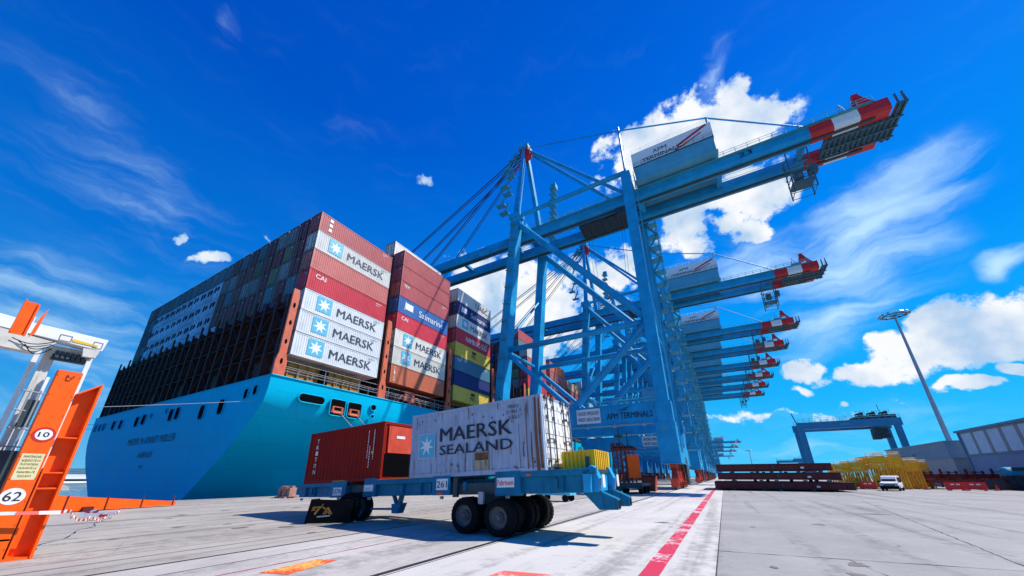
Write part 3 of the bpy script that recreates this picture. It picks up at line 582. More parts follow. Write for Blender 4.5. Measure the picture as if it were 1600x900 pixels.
LBL = ['nearest blue quay crane with bold lettering on its portal beam and red-white boom end',
       'second blue quay crane behind the nearest one, its red-white end below the big cloud',
       'third blue quay crane along the berth, counted from the nearest',
       'fourth blue quay crane along the berth, counted from the nearest',
       'fifth blue quay crane along the berth, counted from the nearest',
       'sixth blue quay crane along the berth, counted from the nearest',
       'seventh blue quay crane along the berth, counted from the nearest',
       'eighth blue quay crane, last of the close group along the berth',
       'tiny far blue quay crane, highest of the distant group above the hatch covers',
       'tiny far blue quay crane, second highest of the distant group',
       'tiny far blue quay crane, third highest of the distant group',
       'tiny far blue quay crane, lowest and farthest of the distant group']
for i, y in enumerate(Y0S):
    c = crane1 if i == 0 else copy_tree(crane1)
    c.location = (-6.1, y, 0); c['label'] = LBL[i]
# lettering that only the nearest crane shows
s = MB(); s.text('APM TERMINALS', (-8.6, -.02, 10.35), (1, 0, 0), (0, 0, 1), .95, 7.0, bold=.012, lift=.02); s.build('lettering', M['ink'], crane1)
s = MB(); s.beam((-6.6, -.03, 11.6), (-4.8, -.03, 12.2), .02, .1); s.beam((-6.2, -.03, 11.5), (-5.2, -.03, 11.8), .02, .08); s.build('emblem', M['ink'], crane1)
s = MB(); s.box(-13.6, -9.6, -.10, -.03, 9.9, 12.3); sg = s.build('sign_board', M['white'], crane1)
s = MB(); s.text('UNDER SPREADER', (-13.4, -.1, 11.3), (1, 0, 0), (0, 0, 1), .6, 3.6, bold=.01, lift=.02); s.text('UNDER CARGO BEAM', (-13.4, -.1, 10.3), (1, 0, 0), (0, 0, 1), .6, 3.6, bold=.01, lift=.02); s.build('lettering', M['inkn'], sg)
s = MB(); s.ring((-.3, -.2, 8.6), (0, 1, 0), .42, 20, [(0, .0), (0, .2), (0, .75), (.02, .8), (.02, 1), (.05, 1)]); s.build('round_badge', M['galv'], crane1)
s = MB(); s.text('23', (19.0, 4.82, 55.95), (1, 0, 0), (0, 0, 1), .95, 2.0, bold=.02, lift=.03); s.build('lettering', M['ink'], crane1)
s = MB(); s.box(-6.0, -2.0, 13.9, 14.0, 7.0, 8.8); sg = s.build('sign_board', M['white'], crane1)
s = MB(); s.text('UNDER SPREADER', (-5.8, 13.88, 8.0), (1, 0, 0), (0, 0, 1), .5, 3.5, bold=.01, lift=.02); s.text('UNDER CARGO BEAM', (-5.8, 13.88, 7.2), (1, 0, 0), (0, 0, 1), .5, 3.5, bold=.01, lift=.02); s.build('lettering', M['inkn'], sg)

# ------------------------------------------------------------------ ship
ship = empty('container_ship', (-70, 18.4, 0), 'huge light blue container ship moored stern towards us at the quay', 'ship')
ship.location = (0, 0, 0)
SX = -39.4
RT = [(-39.55, 11.95), (-39.62, 10.6), (-39.95, 9.1), (-40.95, 8.0), (-42.7, 6.3), (-45.5, 4.1), (-48.6, 2.0), (-51.6, 0), (-54.5, -1.8), (-58, -3.9)]
LT = [(-82, -3.9), (-87.5, -1.2), (-91, .8), (-94.6, 2.8), (-97.5, 4.8), (-99.6, 6.8), (-100.5, 8.2), (-100.8, 9.4), (-100.9, 10.6), (-100.95, 11.95)]
TZ = [11.95, 10.6, 9.1, 7.6, 6, 4, 2, 0, -2, -4.2]
FR = [(-39.4, z) for z in TZ]; FL = [(-101, z) for z in TZ[::-1]]
secs = []
for Y, e in [(18.4, 0), (21, .09), (24, .18), (28, .29), (33, .41), (40, .55), (50, .71), (62, .85), (75, .94), (92, 1), (300, 1)]:
    a = [(p[0]*(1-e)+q[0]*e, p[1]*(1-e)+q[1]*e) for p, q in zip(RT+LT, FR+FL)]
    secs.append([(x, Y, z) for x, z in a])
secs.append([((x+70.2)*.75-70.2, 360, z) for x, _, z in secs[-1]]); secs.append([((x+70.2)*.1-70.2, 410, z+2) for x, _, z in secs[-2]])
s = MB(); n = 20; vs = [p for sec in secs for p in sec]; fs = []
for j in range(len(secs)-1):
    for i in range(n): fs.append((j*n+i, j*n+(i+1) % n, (j+1)*n+(i+1) % n, (j+1)*n+i))
fs.append(tuple(range(n-1, -1, -1)))
s.add(vs, fs); hull = s.build('hull', M['hull'], ship, smooth=True)
for p in hull.data.polygons: p.use_smooth = not (abs(p.normal.y) > .9)
es = hull.modifiers.new('es', 'EDGE_SPLIT'); es.split_angle = R(30)
s = MB(); s.box(-100.6, -39.7, 18.8, 300, 11.95, 12.0); s.build('deck', M['orange_deck'], ship)
s = MB(); s.tube((-100.9, 18.42, 11.97), (-39.55, 18.42, 11.97), .09, 6); s.tube((-39.47, 18.42, 11.97), (-39.42, 250, 11.97), .09, 6); s.build('gunwale', M['hull'], ship)
# rounded openings: recessed box look = dark plate framed by a raised rim
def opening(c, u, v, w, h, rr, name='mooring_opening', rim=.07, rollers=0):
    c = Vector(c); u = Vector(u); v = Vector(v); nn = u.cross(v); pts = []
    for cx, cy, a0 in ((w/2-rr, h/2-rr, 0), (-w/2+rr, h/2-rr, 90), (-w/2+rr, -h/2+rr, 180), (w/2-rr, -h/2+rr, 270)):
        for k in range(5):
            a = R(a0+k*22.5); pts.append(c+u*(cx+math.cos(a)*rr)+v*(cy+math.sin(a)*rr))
    s = MB(); s.poly([p-nn*.02 for p in pts], nn, .035); o = s.build(name, M['dark_fill'], ship)
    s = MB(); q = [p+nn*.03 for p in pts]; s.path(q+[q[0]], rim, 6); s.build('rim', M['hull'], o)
    if rollers:
        s = MB(); b = c-v*(h*.26)+nn*.05
        s.beam(b-u*w*.4, b+u*w*.4, .12, .3)
        for k in (-.3, .3): s.tube(b+u*w*k-v*.15, b+u*w*k+v*h*.3, .16, 8)
        s.beam(b-u*w*.32+v*h*.3, b+u*w*.32+v*h*.3, .1, .12); s.tube(b-u*w*.28-v*.1, b+u*w*.28-v*.1, .13, 8); s.build('fairlead', M['orange_deck'], o)
ty = 18.36
for x, z, w, h in ((-42.1, 10.55, .9, 1.1), (-44.0, 10.35, .9, 1.15), (-49.3, 9.4, 1.5, 1.8), (-54.2, 9.2, 1.5, 1.8), (-61.8, 9.7, 1.5, 1.7), (-63.9, 9.65, 1.5, 1.7), (-66, 10.4, .6, .7), (-71.5, 10.2, .6, .7), (-74.2, 9.8, 1.7, 1.6), (-77, 9.7, 1.7, 1.6), (-84.5, 9.8, 1.6, 1.5), (-88.2, 9.9, 1.6, 1.5), (-93.6, 10, 1.0, 1.2), (-96, 10, 1.0, 1.2), (-98.6, 10, .8, 1.2)):
    opening((x, ty, z), (1, 0, 0), (0, 0, 1), w, h, min(w, h)*.35, rim=.05)
opening((SX+.03, 23.2, 10.1), (0, 1, 0), (0, 0, 1), 3.2, 1.0, .48)
opening((SX+.03, 26.6, 9.65), (0, 1, 0), (0, 0, 1), 2.1, 2.0, .3, rollers=1); opening((SX+.03, 29.0, 9.65), (0, 1, 0), (0, 0, 1), 2.1, 2.0, .3, rollers=1)
opening((SX+.03, 31.9, 10.5), (0, 1, 0), (0, 0, 1), .95, .85, .4); opening((SX+.03, 31.9, 9.3), (0, 1, 0), (0, 0, 1), .6, .5, .24)
s = MB(); s.text('MÆRSK Mc-KINNEY MØLLER', (-77.5, ty, 6.1), (1, 0, 0), (0, 0, 1), 1.0, 17.5, bold=.01, lift=.03); s.text('AARHUS', (-71.5, ty, 4.2), (1, 0, 0), (0, 0, 1), .8, 5.4, bold=.01, lift=.03); s.text('IMO', (-69.4, ty, 2.8), (1, 0, 0), (0, 0, 1), .4, 1.4, lift=.03); s.build('lettering', M['inkn'], ship)
# hatch coaming and deck clutter under the stacks
for i, (y0, y1, mm) in enumerate(((20.4, 30.4, 'yellow_dk'), (34.6, 46.2, 'brown'), (49.3, 61.2, 'brown'), (64, 76, 'brown'), (79.5, 92, 'brown'), (94, 106, 'brown'), (109, 121, 'brown'), (124, 136, 'brown'))):
    if mm == 'yellow_dk' and 'yellow_dk' not in M: M['yellow_dk'] = mat('ochre paint', (.36, .20, .02), .5, .2, 1)
    s = MB(); s.box(-100, -40.9, y0, y1, 12.0, 14.3)
    for k in range(int((y1-y0)/1.2)): s.box(-40.9, -40.6, y0+k*1.2, y0+k*1.2+.12, 12, 14.3)
    s.build('hatch_coaming', M[mm], ship)
s = MB(); s.rail([(-39.55, 19.6, 12), (-39.55, 250, 12)], h=1.15, step=1.6, r=.035); s.rail([(-39.9, 19.6, 12), (-39.9, 120, 12)], h=1.9, step=4.8, r=.04); s.build('deck_railing', M['rope'], ship)
s = MB(); s.box(-40.4, -40.2, 38.2, 40.2, 12.6, 14.2); s.path([(-40.2, 36.6, 12.1), (-40.2, 37.6, 13.4), (-40.2, 38.2, 13.2)], .08); s.path([(-40.2, 40.2, 13.3), (-40.2, 41.0, 13.4), (-40.2, 42, 12.1)], .08); s.tube((-40.3, 39.2, 12), (-40.3, 39.2, 12.7), .2); s.build('deck_cabinet', M['orange_deck'], ship)
s = MB(); s.box(-40.5, -40.2, 24.2, 25.2, 12, 14.1); s.build('deck_door', M['dark_fill'], ship)
# lashing bridges
def bridge(yc, label, full=True, top=21.2):
    b = MB()
    X0 = -39.9
    nn = 24 if full else 5
    for i in range(nn):
        x = X0-.2-i*2.59
        b.box(x-.14, x+.14, yc-.50, yc-.30, 12, top+(1.1 if i % 2 else .3)); b.box(x-.16, x+.16, yc+.30, yc+.42, 12, top+.4)
        b.box(x-.05, x+.05, yc-.4, yc+.4, 12, top)
        if i < nn-1:
            for z0, z1 in ((12, 14.7), (14.9, 17.6), (17.8, 20.5)):
                if i % 2 == 0: b.tube((x, yc-.45, z0), (x-2.59, yc-.45, z1), .06, 4)
                else: b.tube((x-2.59, yc-.45, z0), (x, yc-.45, z1), .06, 4)
                b.tube((x-.3, yc+.5, z0+.2), (x-2.3, yc+1.2, z1+3.2), .04, 4); b.tube((x-2.3, yc+.5, z0+.2), (x-.3, yc+1.2, z1+3.2), .04, 4)
            if i % 4 == 1: b.box(x-1.9, x-.6, yc-.3, yc+.1, 12, 13.9)
    xe = X0-nn*2.59+2.3
    for z in (14.75, 17.6, 20.45): b.box(xe, X0, yc-.4, yc+.5, z, z+.10); b.rail([(xe, yc-.48, z+.1), (X0, yc-.48, z+.1)], step=2.59, r=.02, h=.9)
    o = b.build('lashing_bridge', M['brown'], ship)
    # end plate facing the quay, with dark ovals laid on for the shade of cut-outs
    p = MB(); x = -39.75
    p.poly([(x, yc-.62, 12), (x, yc+.62, 12), (x, yc+.62, 13.6), (x, yc+.36, 14.6), (x, yc+.40, top), (x, yc+.25, top+.9), (x, yc-.4, top+.9), (x, yc-.42, 14.6), (x, yc-.62, 13.6)], (1, 0, 0), .3)
    e = p.build('end_plate', M['orange_deck'], o)
    h = MB()
    for z, hh in ((13.6, .35), (15.9, .3), (18.2, .3), (20.4, .35)):
        pts = [(x+.295, yc+math.cos(t)*.15, z+math.sin(t)*hh) for t in [k*math.pi/6 for k in range(12)]]; h.poly(pts, (1, 0, 0), .012)
    h.build('cut_out', M['dark_fill'], e)
bridge(19.0, '', True, 21.6)
for yc in (33.1, 47.8, 62.6, 77.6, 93): bridge(yc, '', False, 23.0)
# mooring ropes
for a, b in (((-41.6, 18.3, 9.3), (-40, -30, 2)), ((-98, 18.3, 9.9), (-60, -60, 1)), ((-84, 18.3, 9.8), (-50, -55, 1))):
    a = Vector(a); b = Vector(b); s = MB(); pts = [a.lerp(b, t/10)+Vector((0, 0, -1.2*math.sin(math.pi*t/10))) for t in range(11)]
    s.path(pts, .025, 5); s.build('mooring_rope', M['rope'], ship)
for y in (26.8, 29.2):
    a = Vector((SX+.1, y, 9.2)); b = Vector((-37.4, y+9+y*.1, 1.0)); s = MB(); s.path([a.lerp(b, t/8)+Vector((0, 0, -.5*math.sin(math.pi*t/8))) for t in range(9)], .06, 5); s.build('mooring_rope', M['rope'], ship)

# ------------------------------------------------------------------ containers
CW = 2.44
def cont_mesh(Lc, Hc, fine=True):
    s = MB(); w = CW/2
    # corner posts and rails
    for x in (-w, w-.12):
        for y in (0, Lc-.12): s.box(x, x+.12, y, y+.12, 0, Hc)
        s.box(x+(0 if x < 0 else .04), x+(.08 if x < 0 else .12), .12, Lc-.12, 0, .16); s.box(x+(0 if x < 0 else .05), x+(.07 if x < 0 else .12), .12, Lc-.12, Hc-.10, Hc)
    for y in (0, Lc-.1): s.box(-w+.12, w-.12, y, y+.1, Hc-.12, Hc-.002); s.box(-w+.12, w-.12, y, y+.1, .0, .15)
    # corrugated side walls
    per = .278; n = max(4, int((Lc-.3)/per)); per = (Lc-.24)/n
    for sd in (-1, 1):
        pts = []
        for k in range(n):
            y = .12+k*per
            pts += [(y, 0), (y+per*.26, 0), (y+per*.5, 1), (y+per*.76, 1)]
        pts.append((Lc-.12, 0)); vs = []
        for (y, d) in pts:
            x = sd*(w-.012-d*.038); vs += [(x, y, .16), (x, y, Hc-.10)]
        fs = [(2*i, 2*i+2, 2*i+3, 2*i+1) if sd > 0 else (2*i, 2*i+1, 2*i+3, 2*i+2) for i in range(len(pts)-1)]
        s.add(vs, fs)
    s.add([(-w+.05, .05, Hc-.03), (w-.05, .05, Hc-.03), (w-.05, Lc-.05, Hc-.03), (-w+.05, Lc-.05, Hc-.03)], [(0, 1, 2, 3)])
    s.add([(-w+.05, .05, .12), (w-.05, .05, .12), (w-.05, Lc-.05, .12), (-w+.05, Lc-.05, .12)], [(3, 2, 1, 0)])
    s.add([(-w+.1, .05, .1), (w-.1, .05, .1), (w-.1, .05, Hc-.1), (-w+.1, .05, Hc-.1)], [(0, 1, 2, 3)])
    # corrugated closed end
    m = 9; pe = (CW-.24)/m; pts = []
    for k in range(m):
        x = -w+.12+k*pe; pts += [(x, 0), (x+pe*.26, 0), (x+pe*.5, 1), (x+pe*.76, 1)]
    pts.append((w-.12, 0)); vs = []
    for (x, d) in pts:
        y = Lc-.012-d*.04; vs += [(x, y, .15), (x, y, Hc-.12)]
    s.add(vs, [(2*i, 2*i+1, 2*i+3, 2*i+2) for i in range(len(pts)-1)])
    cs = []
    for x in (-w-.004, w-.17):
        for y in (-.004, Lc-.174):
            for z in (0, Hc-.118): s.box(x, x+.174, y, y+.178, z-.004, z+.122)
    return s
def door_mesh(Hc, heavy=False):
    s = MB(); w = CW/2
    for a, b in ((-w+.13, -.015), (.015, w-.13)):
        s.box(a, b, -.012, .04, .16, Hc-.13, 0)
        for z in (.42, .78, 1.22, 1.65, 2.1):
            if z < Hc-.4: s.box(a+.05, b-.05, -.035, -.012, z, z+.17, 0)
    for x in (-.92, -.42, .42, .92):
        s.tube((x, -.085, .06), (x, -.085, Hc-.05), .032 if not heavy else .026, 6, 1)
        for z in (.3, .95, 1.75, Hc-.4): s.box(x-.07, x+.07, -.09, -.03, z, z+.07, 1)
        for z in (.03, Hc-.12): s.box(x-.09, x+.09, -.09, 0, z, z+.1, 1)
    for x in (-.92, .42): s.box(x, x+.5, -.11, -.085, 1.02, 1.06, 1)
    s.box(.52, .82, -.05, -.036, Hc-.72, Hc-.64, 2)
    if not heavy:
        for a, b in ((-w+.11, -w+.17), (w-.17, w-.11), (-.015, .015)): s.box(a, b, -.02, -.011, .1, Hc-.1, 3)  # dark strips painted on for the shaded gaps around each container end
        s.box(-w, w, -.02, -.002, Hc-.02, Hc+.06, 3); s.box(-w+.13, w-.13, -.02, -.005, Hc-.17, Hc-.12, 3); s.box(-w+.13, w-.13, -.02, -.005, .12, .18, 3)
    return s
def unit_mesh(Hc):
    s = MB(); w = CW/2
    s.box(-w+.13, w-.13, -.02, .05, .16, Hc-.13, 0)
    s.box(-w+.18, w-.18, -.06, -.02, .2, 1.05, 0)
    s.box(.1, w-.3, -.075, -.06, .3, .85, 2)
    s.ring((.32, -.03, 1.75), (0, -1, 0), .55, 18, [(0, 1.08), (.05, 1.08), (.05, .92), (.02, .9), (.02, .0)], 0)
    s.ring((.32, -.062, 1.75), (0, -1, 0), .46, 18, [(0, 1), (.004, .0)], 1)
    s.box(-w+.25, -.45, -.05, -.02, 1.25, 2.3, 1); s.box(-w+.2, w-.2, -.04, -.02, Hc-.5, Hc-.2, 2)
    return s
HC = 2.87
CBODY = cont_mesh(12.19, HC-.10).build('shipping_container', M['cont'])
DOOR = door_mesh(HC-.10).build('door', [M['cont'], M['contdark'], M['wink'], M['dark_fill']])
UNIT = unit_mesh(HC-.10).build('cooling_unit', [M['cont'], M['dark_fill'], M['steel']])
protos = [CBODY, DOOR, UNIT]
def RGB(*a): return (*a, 1)
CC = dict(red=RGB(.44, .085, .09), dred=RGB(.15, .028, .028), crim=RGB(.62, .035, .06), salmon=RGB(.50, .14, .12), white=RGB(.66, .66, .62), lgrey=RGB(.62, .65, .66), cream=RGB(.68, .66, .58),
          blue=RGB(.03, .13, .38), navy=RGB(.018, .035, .16), yellow=RGB(.62, .46, .06), slate=RGB(.07, .20, .30), green=RGB(.14, .19, .10), grey=RGB(.20, .27, .31), teal=RGB(.07, .22, .30), orange=RGB(.60, .16, .07), beige=RGB(.62, .40, .26), reefer=RGB(.30, .50, .70), brown=RGB(.15, .045, .03))  # stern tones darkened: shade of the door ends is put into the colour
CN = dict(red='faded red', dred='dark red', crim='bright crimson', salmon='pale salmon red', white='white', lgrey='pale grey', cream='cream', blue='bright blue', navy='navy blue', yellow='yellow', slate='slate blue', green='olive green', grey='grey', teal='teal grey', orange='orange red', beige='beige', reefer='white refrigerated', brown='brown')
ORD = ['', 'first', 'second', 'third', 'fourth', 'fifth', 'sixth', 'seventh', 'eighth', 'ninth', 'tenth', 'eleventh', 'twelfth', 'thirteenth', 'fourteenth', 'fifteenth', 'sixteenth', 'seventeenth', 'eighteenth', 'nineteenth', 'twentieth', 'twenty-first', 'twenty-second', 'twenty-third']
def put(x, y, z, ck, label, group, door='door', rz=0, dy=0):
    c = CBODY.copy(); COL.objects.link(c); v = 1+random.uniform(-.30, .30)*(1 if x < -42 else .4); col = tuple(a*v for a in CC[ck][:3])+(1,)
    c.location = (x, y+dy, z); c.rotation_euler = (0, 0, rz); c.color = col
    tag(c, label, 'container', group)
    if door:
        d = (DOOR if door == 'door' else UNIT).copy(); COL.objects.link(d); d.parent = c; d.color = col
    return c
_lg = {}
def logo(c, kind):
    # lettering on the +X side, local coords of the container body (x = CW/2)
    if kind not in _lg:
        x = CW/2+.004; u = (0, 1, 0); v = (0, 0, 1); s = MB(); mats = [M['ink']]
        o = lambda y, z: (x, y, z)
        if kind in ('maersk', 'maerskpale'):
            mats = [M['inkn'], M['star'], M['wink']]
            s.text('MAERSK', o(4.6, .78), u, v, 1.15, 6.3, bold=.022, lift=.01)
            s.box(x-.002, x+.012, 1.75, 3.75, .5, 2.5, 1); s.star((x+.012, 2.75, 1.5), u, v, .92, .008, 2)
        elif kind == 'safmarine':
            mats = [M['wink']]; s.text('Safmarine', o(4.6, .8), u, v, 1.15, 6.2, bold=.004, lift=.01)
            s.box(x, x+.012, 1.5, 3.2, .95, 2.1, 0); s.beam((x+.02, 1.3, .7), (x+.02, 1.5, 2.3), .05, .1)
        elif kind == 'msc':
            s.text('MSC', o(5.4, .75), u, v, .75, 1.5, bold=.02, lift=.01); s.box(x, x+.012, 5.5, 6.8, 1.65, 2.2, 0)
        elif kind == 'cai': mats = [M['wink']]; s.text('CAI', o(.9, 1.75), u, v, .62, 1.4, bold=.015, lift=.01)
        elif kind == 'tex': mats = [M['wink']]; s.text('TEX', o(.7, 1.85), u, v, .5, 1.3, bold=.015, lift=.01)
        elif kind == 'dex': mats = [M['wink']]; s.text('HAMBURG SÜD', o(3.2, .8), u, v, 1.1, 7.5, bold=.015, lift=.01)
        elif kind == 'dots':
            mats = [M['wink']]
            for i in range(3): s.box(x, x+.012, 1.3, 1.75, .5+i*.75, .95+i*.75, 0)
        elif kind == 'vert':
            mats = [M['wink']]
            for i, ch in enumerate('TRITON'): s.text(ch, o(.6, 2.2-i*.38), u, v, .3, .28, bold=.02, lift=.01)
        elif kind == 'uasc': s.text('UASC', o(6.2, .8), u, v, 1.2, 4.6, bold=.02, lift=.01)
        ci = 2 if len(mats) == 3 else 0
        s.text('0438215', (x, 10.3, 2.25), u, v, .17, 1.1, mi=0, bold=.004, lift=.006); s.text('45G1', (x, 10.3, 1.95), u, v, .17, .6, mi=0, bold=.004, lift=.006)
        _lg[kind] = s.build('lettering', mats, c); return
    d = _lg[kind].copy(); COL.objects.link(d); d.parent = c
Z0 = 14.7; PX = 2.59; XC = -39.55-CW/2
def cx(i): return XC-(i-1)*PX
rows1 = ['lgrey', 'lgrey', 'lgrey', 'crim', 'salmon', 'white', 'red']  # tiers 1..7 of the quay-side row
log1 = ['maersk', 'maersk', 'maersk', 'cai', None, 'maersk', 'dots']
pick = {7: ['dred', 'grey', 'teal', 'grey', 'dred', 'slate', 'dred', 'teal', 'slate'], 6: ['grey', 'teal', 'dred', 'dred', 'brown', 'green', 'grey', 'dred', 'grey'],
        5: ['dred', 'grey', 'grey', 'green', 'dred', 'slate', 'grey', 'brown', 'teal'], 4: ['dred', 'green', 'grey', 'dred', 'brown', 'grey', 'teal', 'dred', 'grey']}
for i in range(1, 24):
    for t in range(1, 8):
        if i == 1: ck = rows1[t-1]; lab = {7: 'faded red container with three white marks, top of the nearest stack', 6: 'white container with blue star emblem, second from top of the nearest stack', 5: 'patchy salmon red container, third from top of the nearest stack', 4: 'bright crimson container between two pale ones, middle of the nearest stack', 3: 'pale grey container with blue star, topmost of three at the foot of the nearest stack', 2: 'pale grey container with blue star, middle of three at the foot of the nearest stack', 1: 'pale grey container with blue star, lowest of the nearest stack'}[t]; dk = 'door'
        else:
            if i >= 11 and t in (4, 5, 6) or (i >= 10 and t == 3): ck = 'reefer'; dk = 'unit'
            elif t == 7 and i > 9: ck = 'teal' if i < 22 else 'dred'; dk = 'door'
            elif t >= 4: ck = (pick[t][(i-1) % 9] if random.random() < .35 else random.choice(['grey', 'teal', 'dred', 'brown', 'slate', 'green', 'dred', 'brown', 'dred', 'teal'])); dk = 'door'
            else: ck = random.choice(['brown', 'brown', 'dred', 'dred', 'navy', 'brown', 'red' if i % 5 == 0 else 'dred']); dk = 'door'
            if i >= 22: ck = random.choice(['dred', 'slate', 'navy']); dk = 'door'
            if t <= 2 and i in (5, 10, 15, 19): ck = 'crim'
            lab = '%s container end, %s row from quay, %s tier up, at the stern' % (CN[ck], ORD[i], ORD[t])
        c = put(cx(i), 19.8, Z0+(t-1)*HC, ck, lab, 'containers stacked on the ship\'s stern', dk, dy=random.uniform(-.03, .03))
        if i == 1 and log1[t-1]: logo(c, log1[t-1])
def stack(i, y, tiers, where, group, logos=None, labs=None):
    for t, ck in enumerate(tiers, 1):
        lab = labs[t-1] if labs and labs[t-1] else '%s container, %s tier up, %s' % (CN[ck], ORD[t], where)
        c = put(cx(i), y, Z0+(t-1)*HC, ck, lab, group)
        if logos and logos[t-1]: logo(c, logos[t-1])
g2 = 'containers in the second bay of the ship'
stack(1, 34.3, ['orange', 'cream', 'cream', 'crim', 'blue', 'red', 'red', 'red'], 'quay-side row of the second bay', g2, ['vert', 'maersk', 'maersk', 'cai', 'safmarine', 'tex', None, None],
      ['orange red container with vertical white lettering, lowest of the second bay', 'cream container with faded star, lower of two in the second bay', 'cream container with faded star, upper of two in the second bay', 'crimson container just under the blue one in the second bay', 'bright blue container with flowing white script in the second bay', 'red container resting on the blue one in the second bay', 'red container, second from top in the second bay', 'red container on top of the second bay'])
stack(2, 34.3, ['brown', 'dred', 'dred', 'slate', 'brown', 'dred', 'brown', 'dred', 'white'], 'second row of the second bay', g2)
stack(3, 34.3, ['dred', 'brown', 'slate', 'dred', 'brown', 'dred', 'dred'], 'third row of the second bay', g2)
g3 = 'containers in the third bay of the ship'
stack(1, 49.1, ['yellow', 'navy', 'slate', 'yellow', 'crim', 'white', 'navy', 'white'], 'quay-side row of the third bay', g3, ['msc', None, 'tex', 'msc', 'dex', 'maersk', 'safmarine', 'uasc'])
stack(2, 49.1, ['dred', 'brown', 'slate', 'dred', 'brown', 'dred', 'slate', 'grey'], 'second row of the third bay', g3)
g5 = 'containers in the bay beyond the empty one'
stack(1, 79.6, ['red', 'salmon', 'yellow', 'crim', 'crim', 'salmon', 'white'], 'quay-side row beyond the nearest crane leg', g5)
stack(2, 79.6, ['dred', 'brown', 'dred', 'grey', 'green', 'brown', 'dred', 'grey', 'red'], 'second row beyond the nearest crane leg', g5)
stack(3, 79.6, ['brown', 'dred', 'grey', 'dred', 'brown', 'dred', 'brown', 'dred', 'dred'], 'third row beyond the nearest crane leg', g5)
stack(4, 79.6, ['dred', 'brown', 'dred', 'brown', 'dred', 'dred', 'dred', 'dred'], 'fourth row beyond the nearest crane leg', g5)
stack(5, 79.6, ['dred', 'brown', 'dred', 'brown', 'dred', 'dred', 'navy', 'dred'], 'fifth row beyond the nearest crane leg', g5)
g6 = 'containers in the far bays of the ship'
stack(1, 94.6, ['red', 'crim', 'red', 'crim', 'salmon', 'salmon', 'orange'], 'quay-side row, first bay behind the cream stack', g6)
stack(1, 109.2, ['red', 'red', 'yellow', 'crim', 'red', 'beige'], 'quay-side row, second bay behind the cream stack', g6)
stack(1, 124, ['white', 'lgrey', 'white', 'lgrey', 'white', 'lgrey', 'white'], 'quay-side row, third bay behind the cream stack', g6)
stack(2, 124, ['dred', 'brown', 'navy', 'dred', 'navy', 'grey', 'dred'], 'second row, third bay behind the cream stack', g6)
stack(3, 124, ['dred', 'brown', 'dred', 'navy', 'dred', 'dred', 'crim'], 'third row, third bay behind the cream stack', g6)
M['bogie_dk'] = mat('dark red spreader paint', (.16, .018, .012), .5, .4, 2, streak=.5, streakcol=(.06, .02, .01), thr=.56)
# ------------------------------------------------------------------ trailer
tr = empty('port_trailer', (-11, 11, 0), 'blue port trailer numbered 261 carrying two short containers on thick black tyres', 'trailer')
TO = Vector((-11, 11, 0))
def TP(sx, t, h): return Vector((sx, 10.8-.045*(sx+4.8)+t, 1.97+.0375*(sx+3.7)+h))-TO
def tbox(m, s0, s1, t0, t1, h0, h1, mi=0, h0b=None):
    h0b = h0 if h0b is None else h0b
    vs = [TP(s0, t0, h0), TP(s1, t0, h0b), TP(s0, t1, h0), TP(s1, t1, h0b), TP(s0, t0, h1), TP(s1, t0, h1), TP(s0, t1, h1), TP(s1, t1, h1)]
    m.add(vs, [(0, 2, 3, 1), (4, 5, 7, 6), (0, 1, 5, 4), (2, 6, 7, 3), (0, 4, 6, 2), (1, 3, 7, 5)], mi)
s = MB()
for t0, t1 in ((.55, .8), (1.8, 2.05)): tbox(s, -18.9, -3.6, t0, t1, -.64, -.12)
for sx in (-18, -16, -13.2, -11.5, -9.9, -8.2, -6.0, -4.6): tbox(s, sx, sx+.14, .05, 2.55, -.5, -.2)
s.build('chassis', M['trailer'], tr, bevel=.015)
s = MB()
for n0 in (0, 2.45):
    tbox(s, -19.2, -15.0, n0, n0+.15, -.17, 0); tbox(s, -16.2, -15.0, n0-.02, n0+.2, -.66, .06); tbox(s, -19.1, -16.2, n0+.12, n0+.2, -.62, -.15)
    tbox(s, -13.75, -8.75, n0, n0+.15, -.17, .02); tbox(s, -13.75, -12.95, n0-.02, n0+.2, -.64, .10); tbox(s, -12.95, -9.6, n0+.13, n0+.2, -.62, -.15); tbox(s, -9.65, -8.75, n0-.02, n0+.2, -.63, .04)
    tbox(s, -6.75, -5.75, n0-.02, n0+.2, -.68, .07); tbox(s, -5.8, -3.2, n0, n0+.15, -.13, .05); tbox(s, -5.8, -3.6, n0+.12, n0+.2, -.62, -.12)
    for sx in (-18.4, -17.6, -11.3, -10.3, -4.3): tbox(s, sx, sx+.03, n0+.02, n0+.14, -.6, -.15)
s.build('side_rail', M['trailer'], tr, bevel=.012)
for q in ((-13.7, -8.8, 0, .16, .022, .04), (-16.2, -15.2, 0, .2, .062, .08)): s = MB(); tbox(s, *q); s.build('yellow_edge', M['yellow'], tr)
s = MB(); tbox(s, -8.7, -6.8, .1, .4, -.62, -.25); tbox(s, -8.6, -8.4, -.03, .1, -.7, -.05); s.build('dark_side_beam', M['crane_dark'], tr)
s = MB(); tbox(s, -15, -13.8, .2, .5, -.45, -.15); s.build('dark_side_beam', M['crane_dark'], tr)
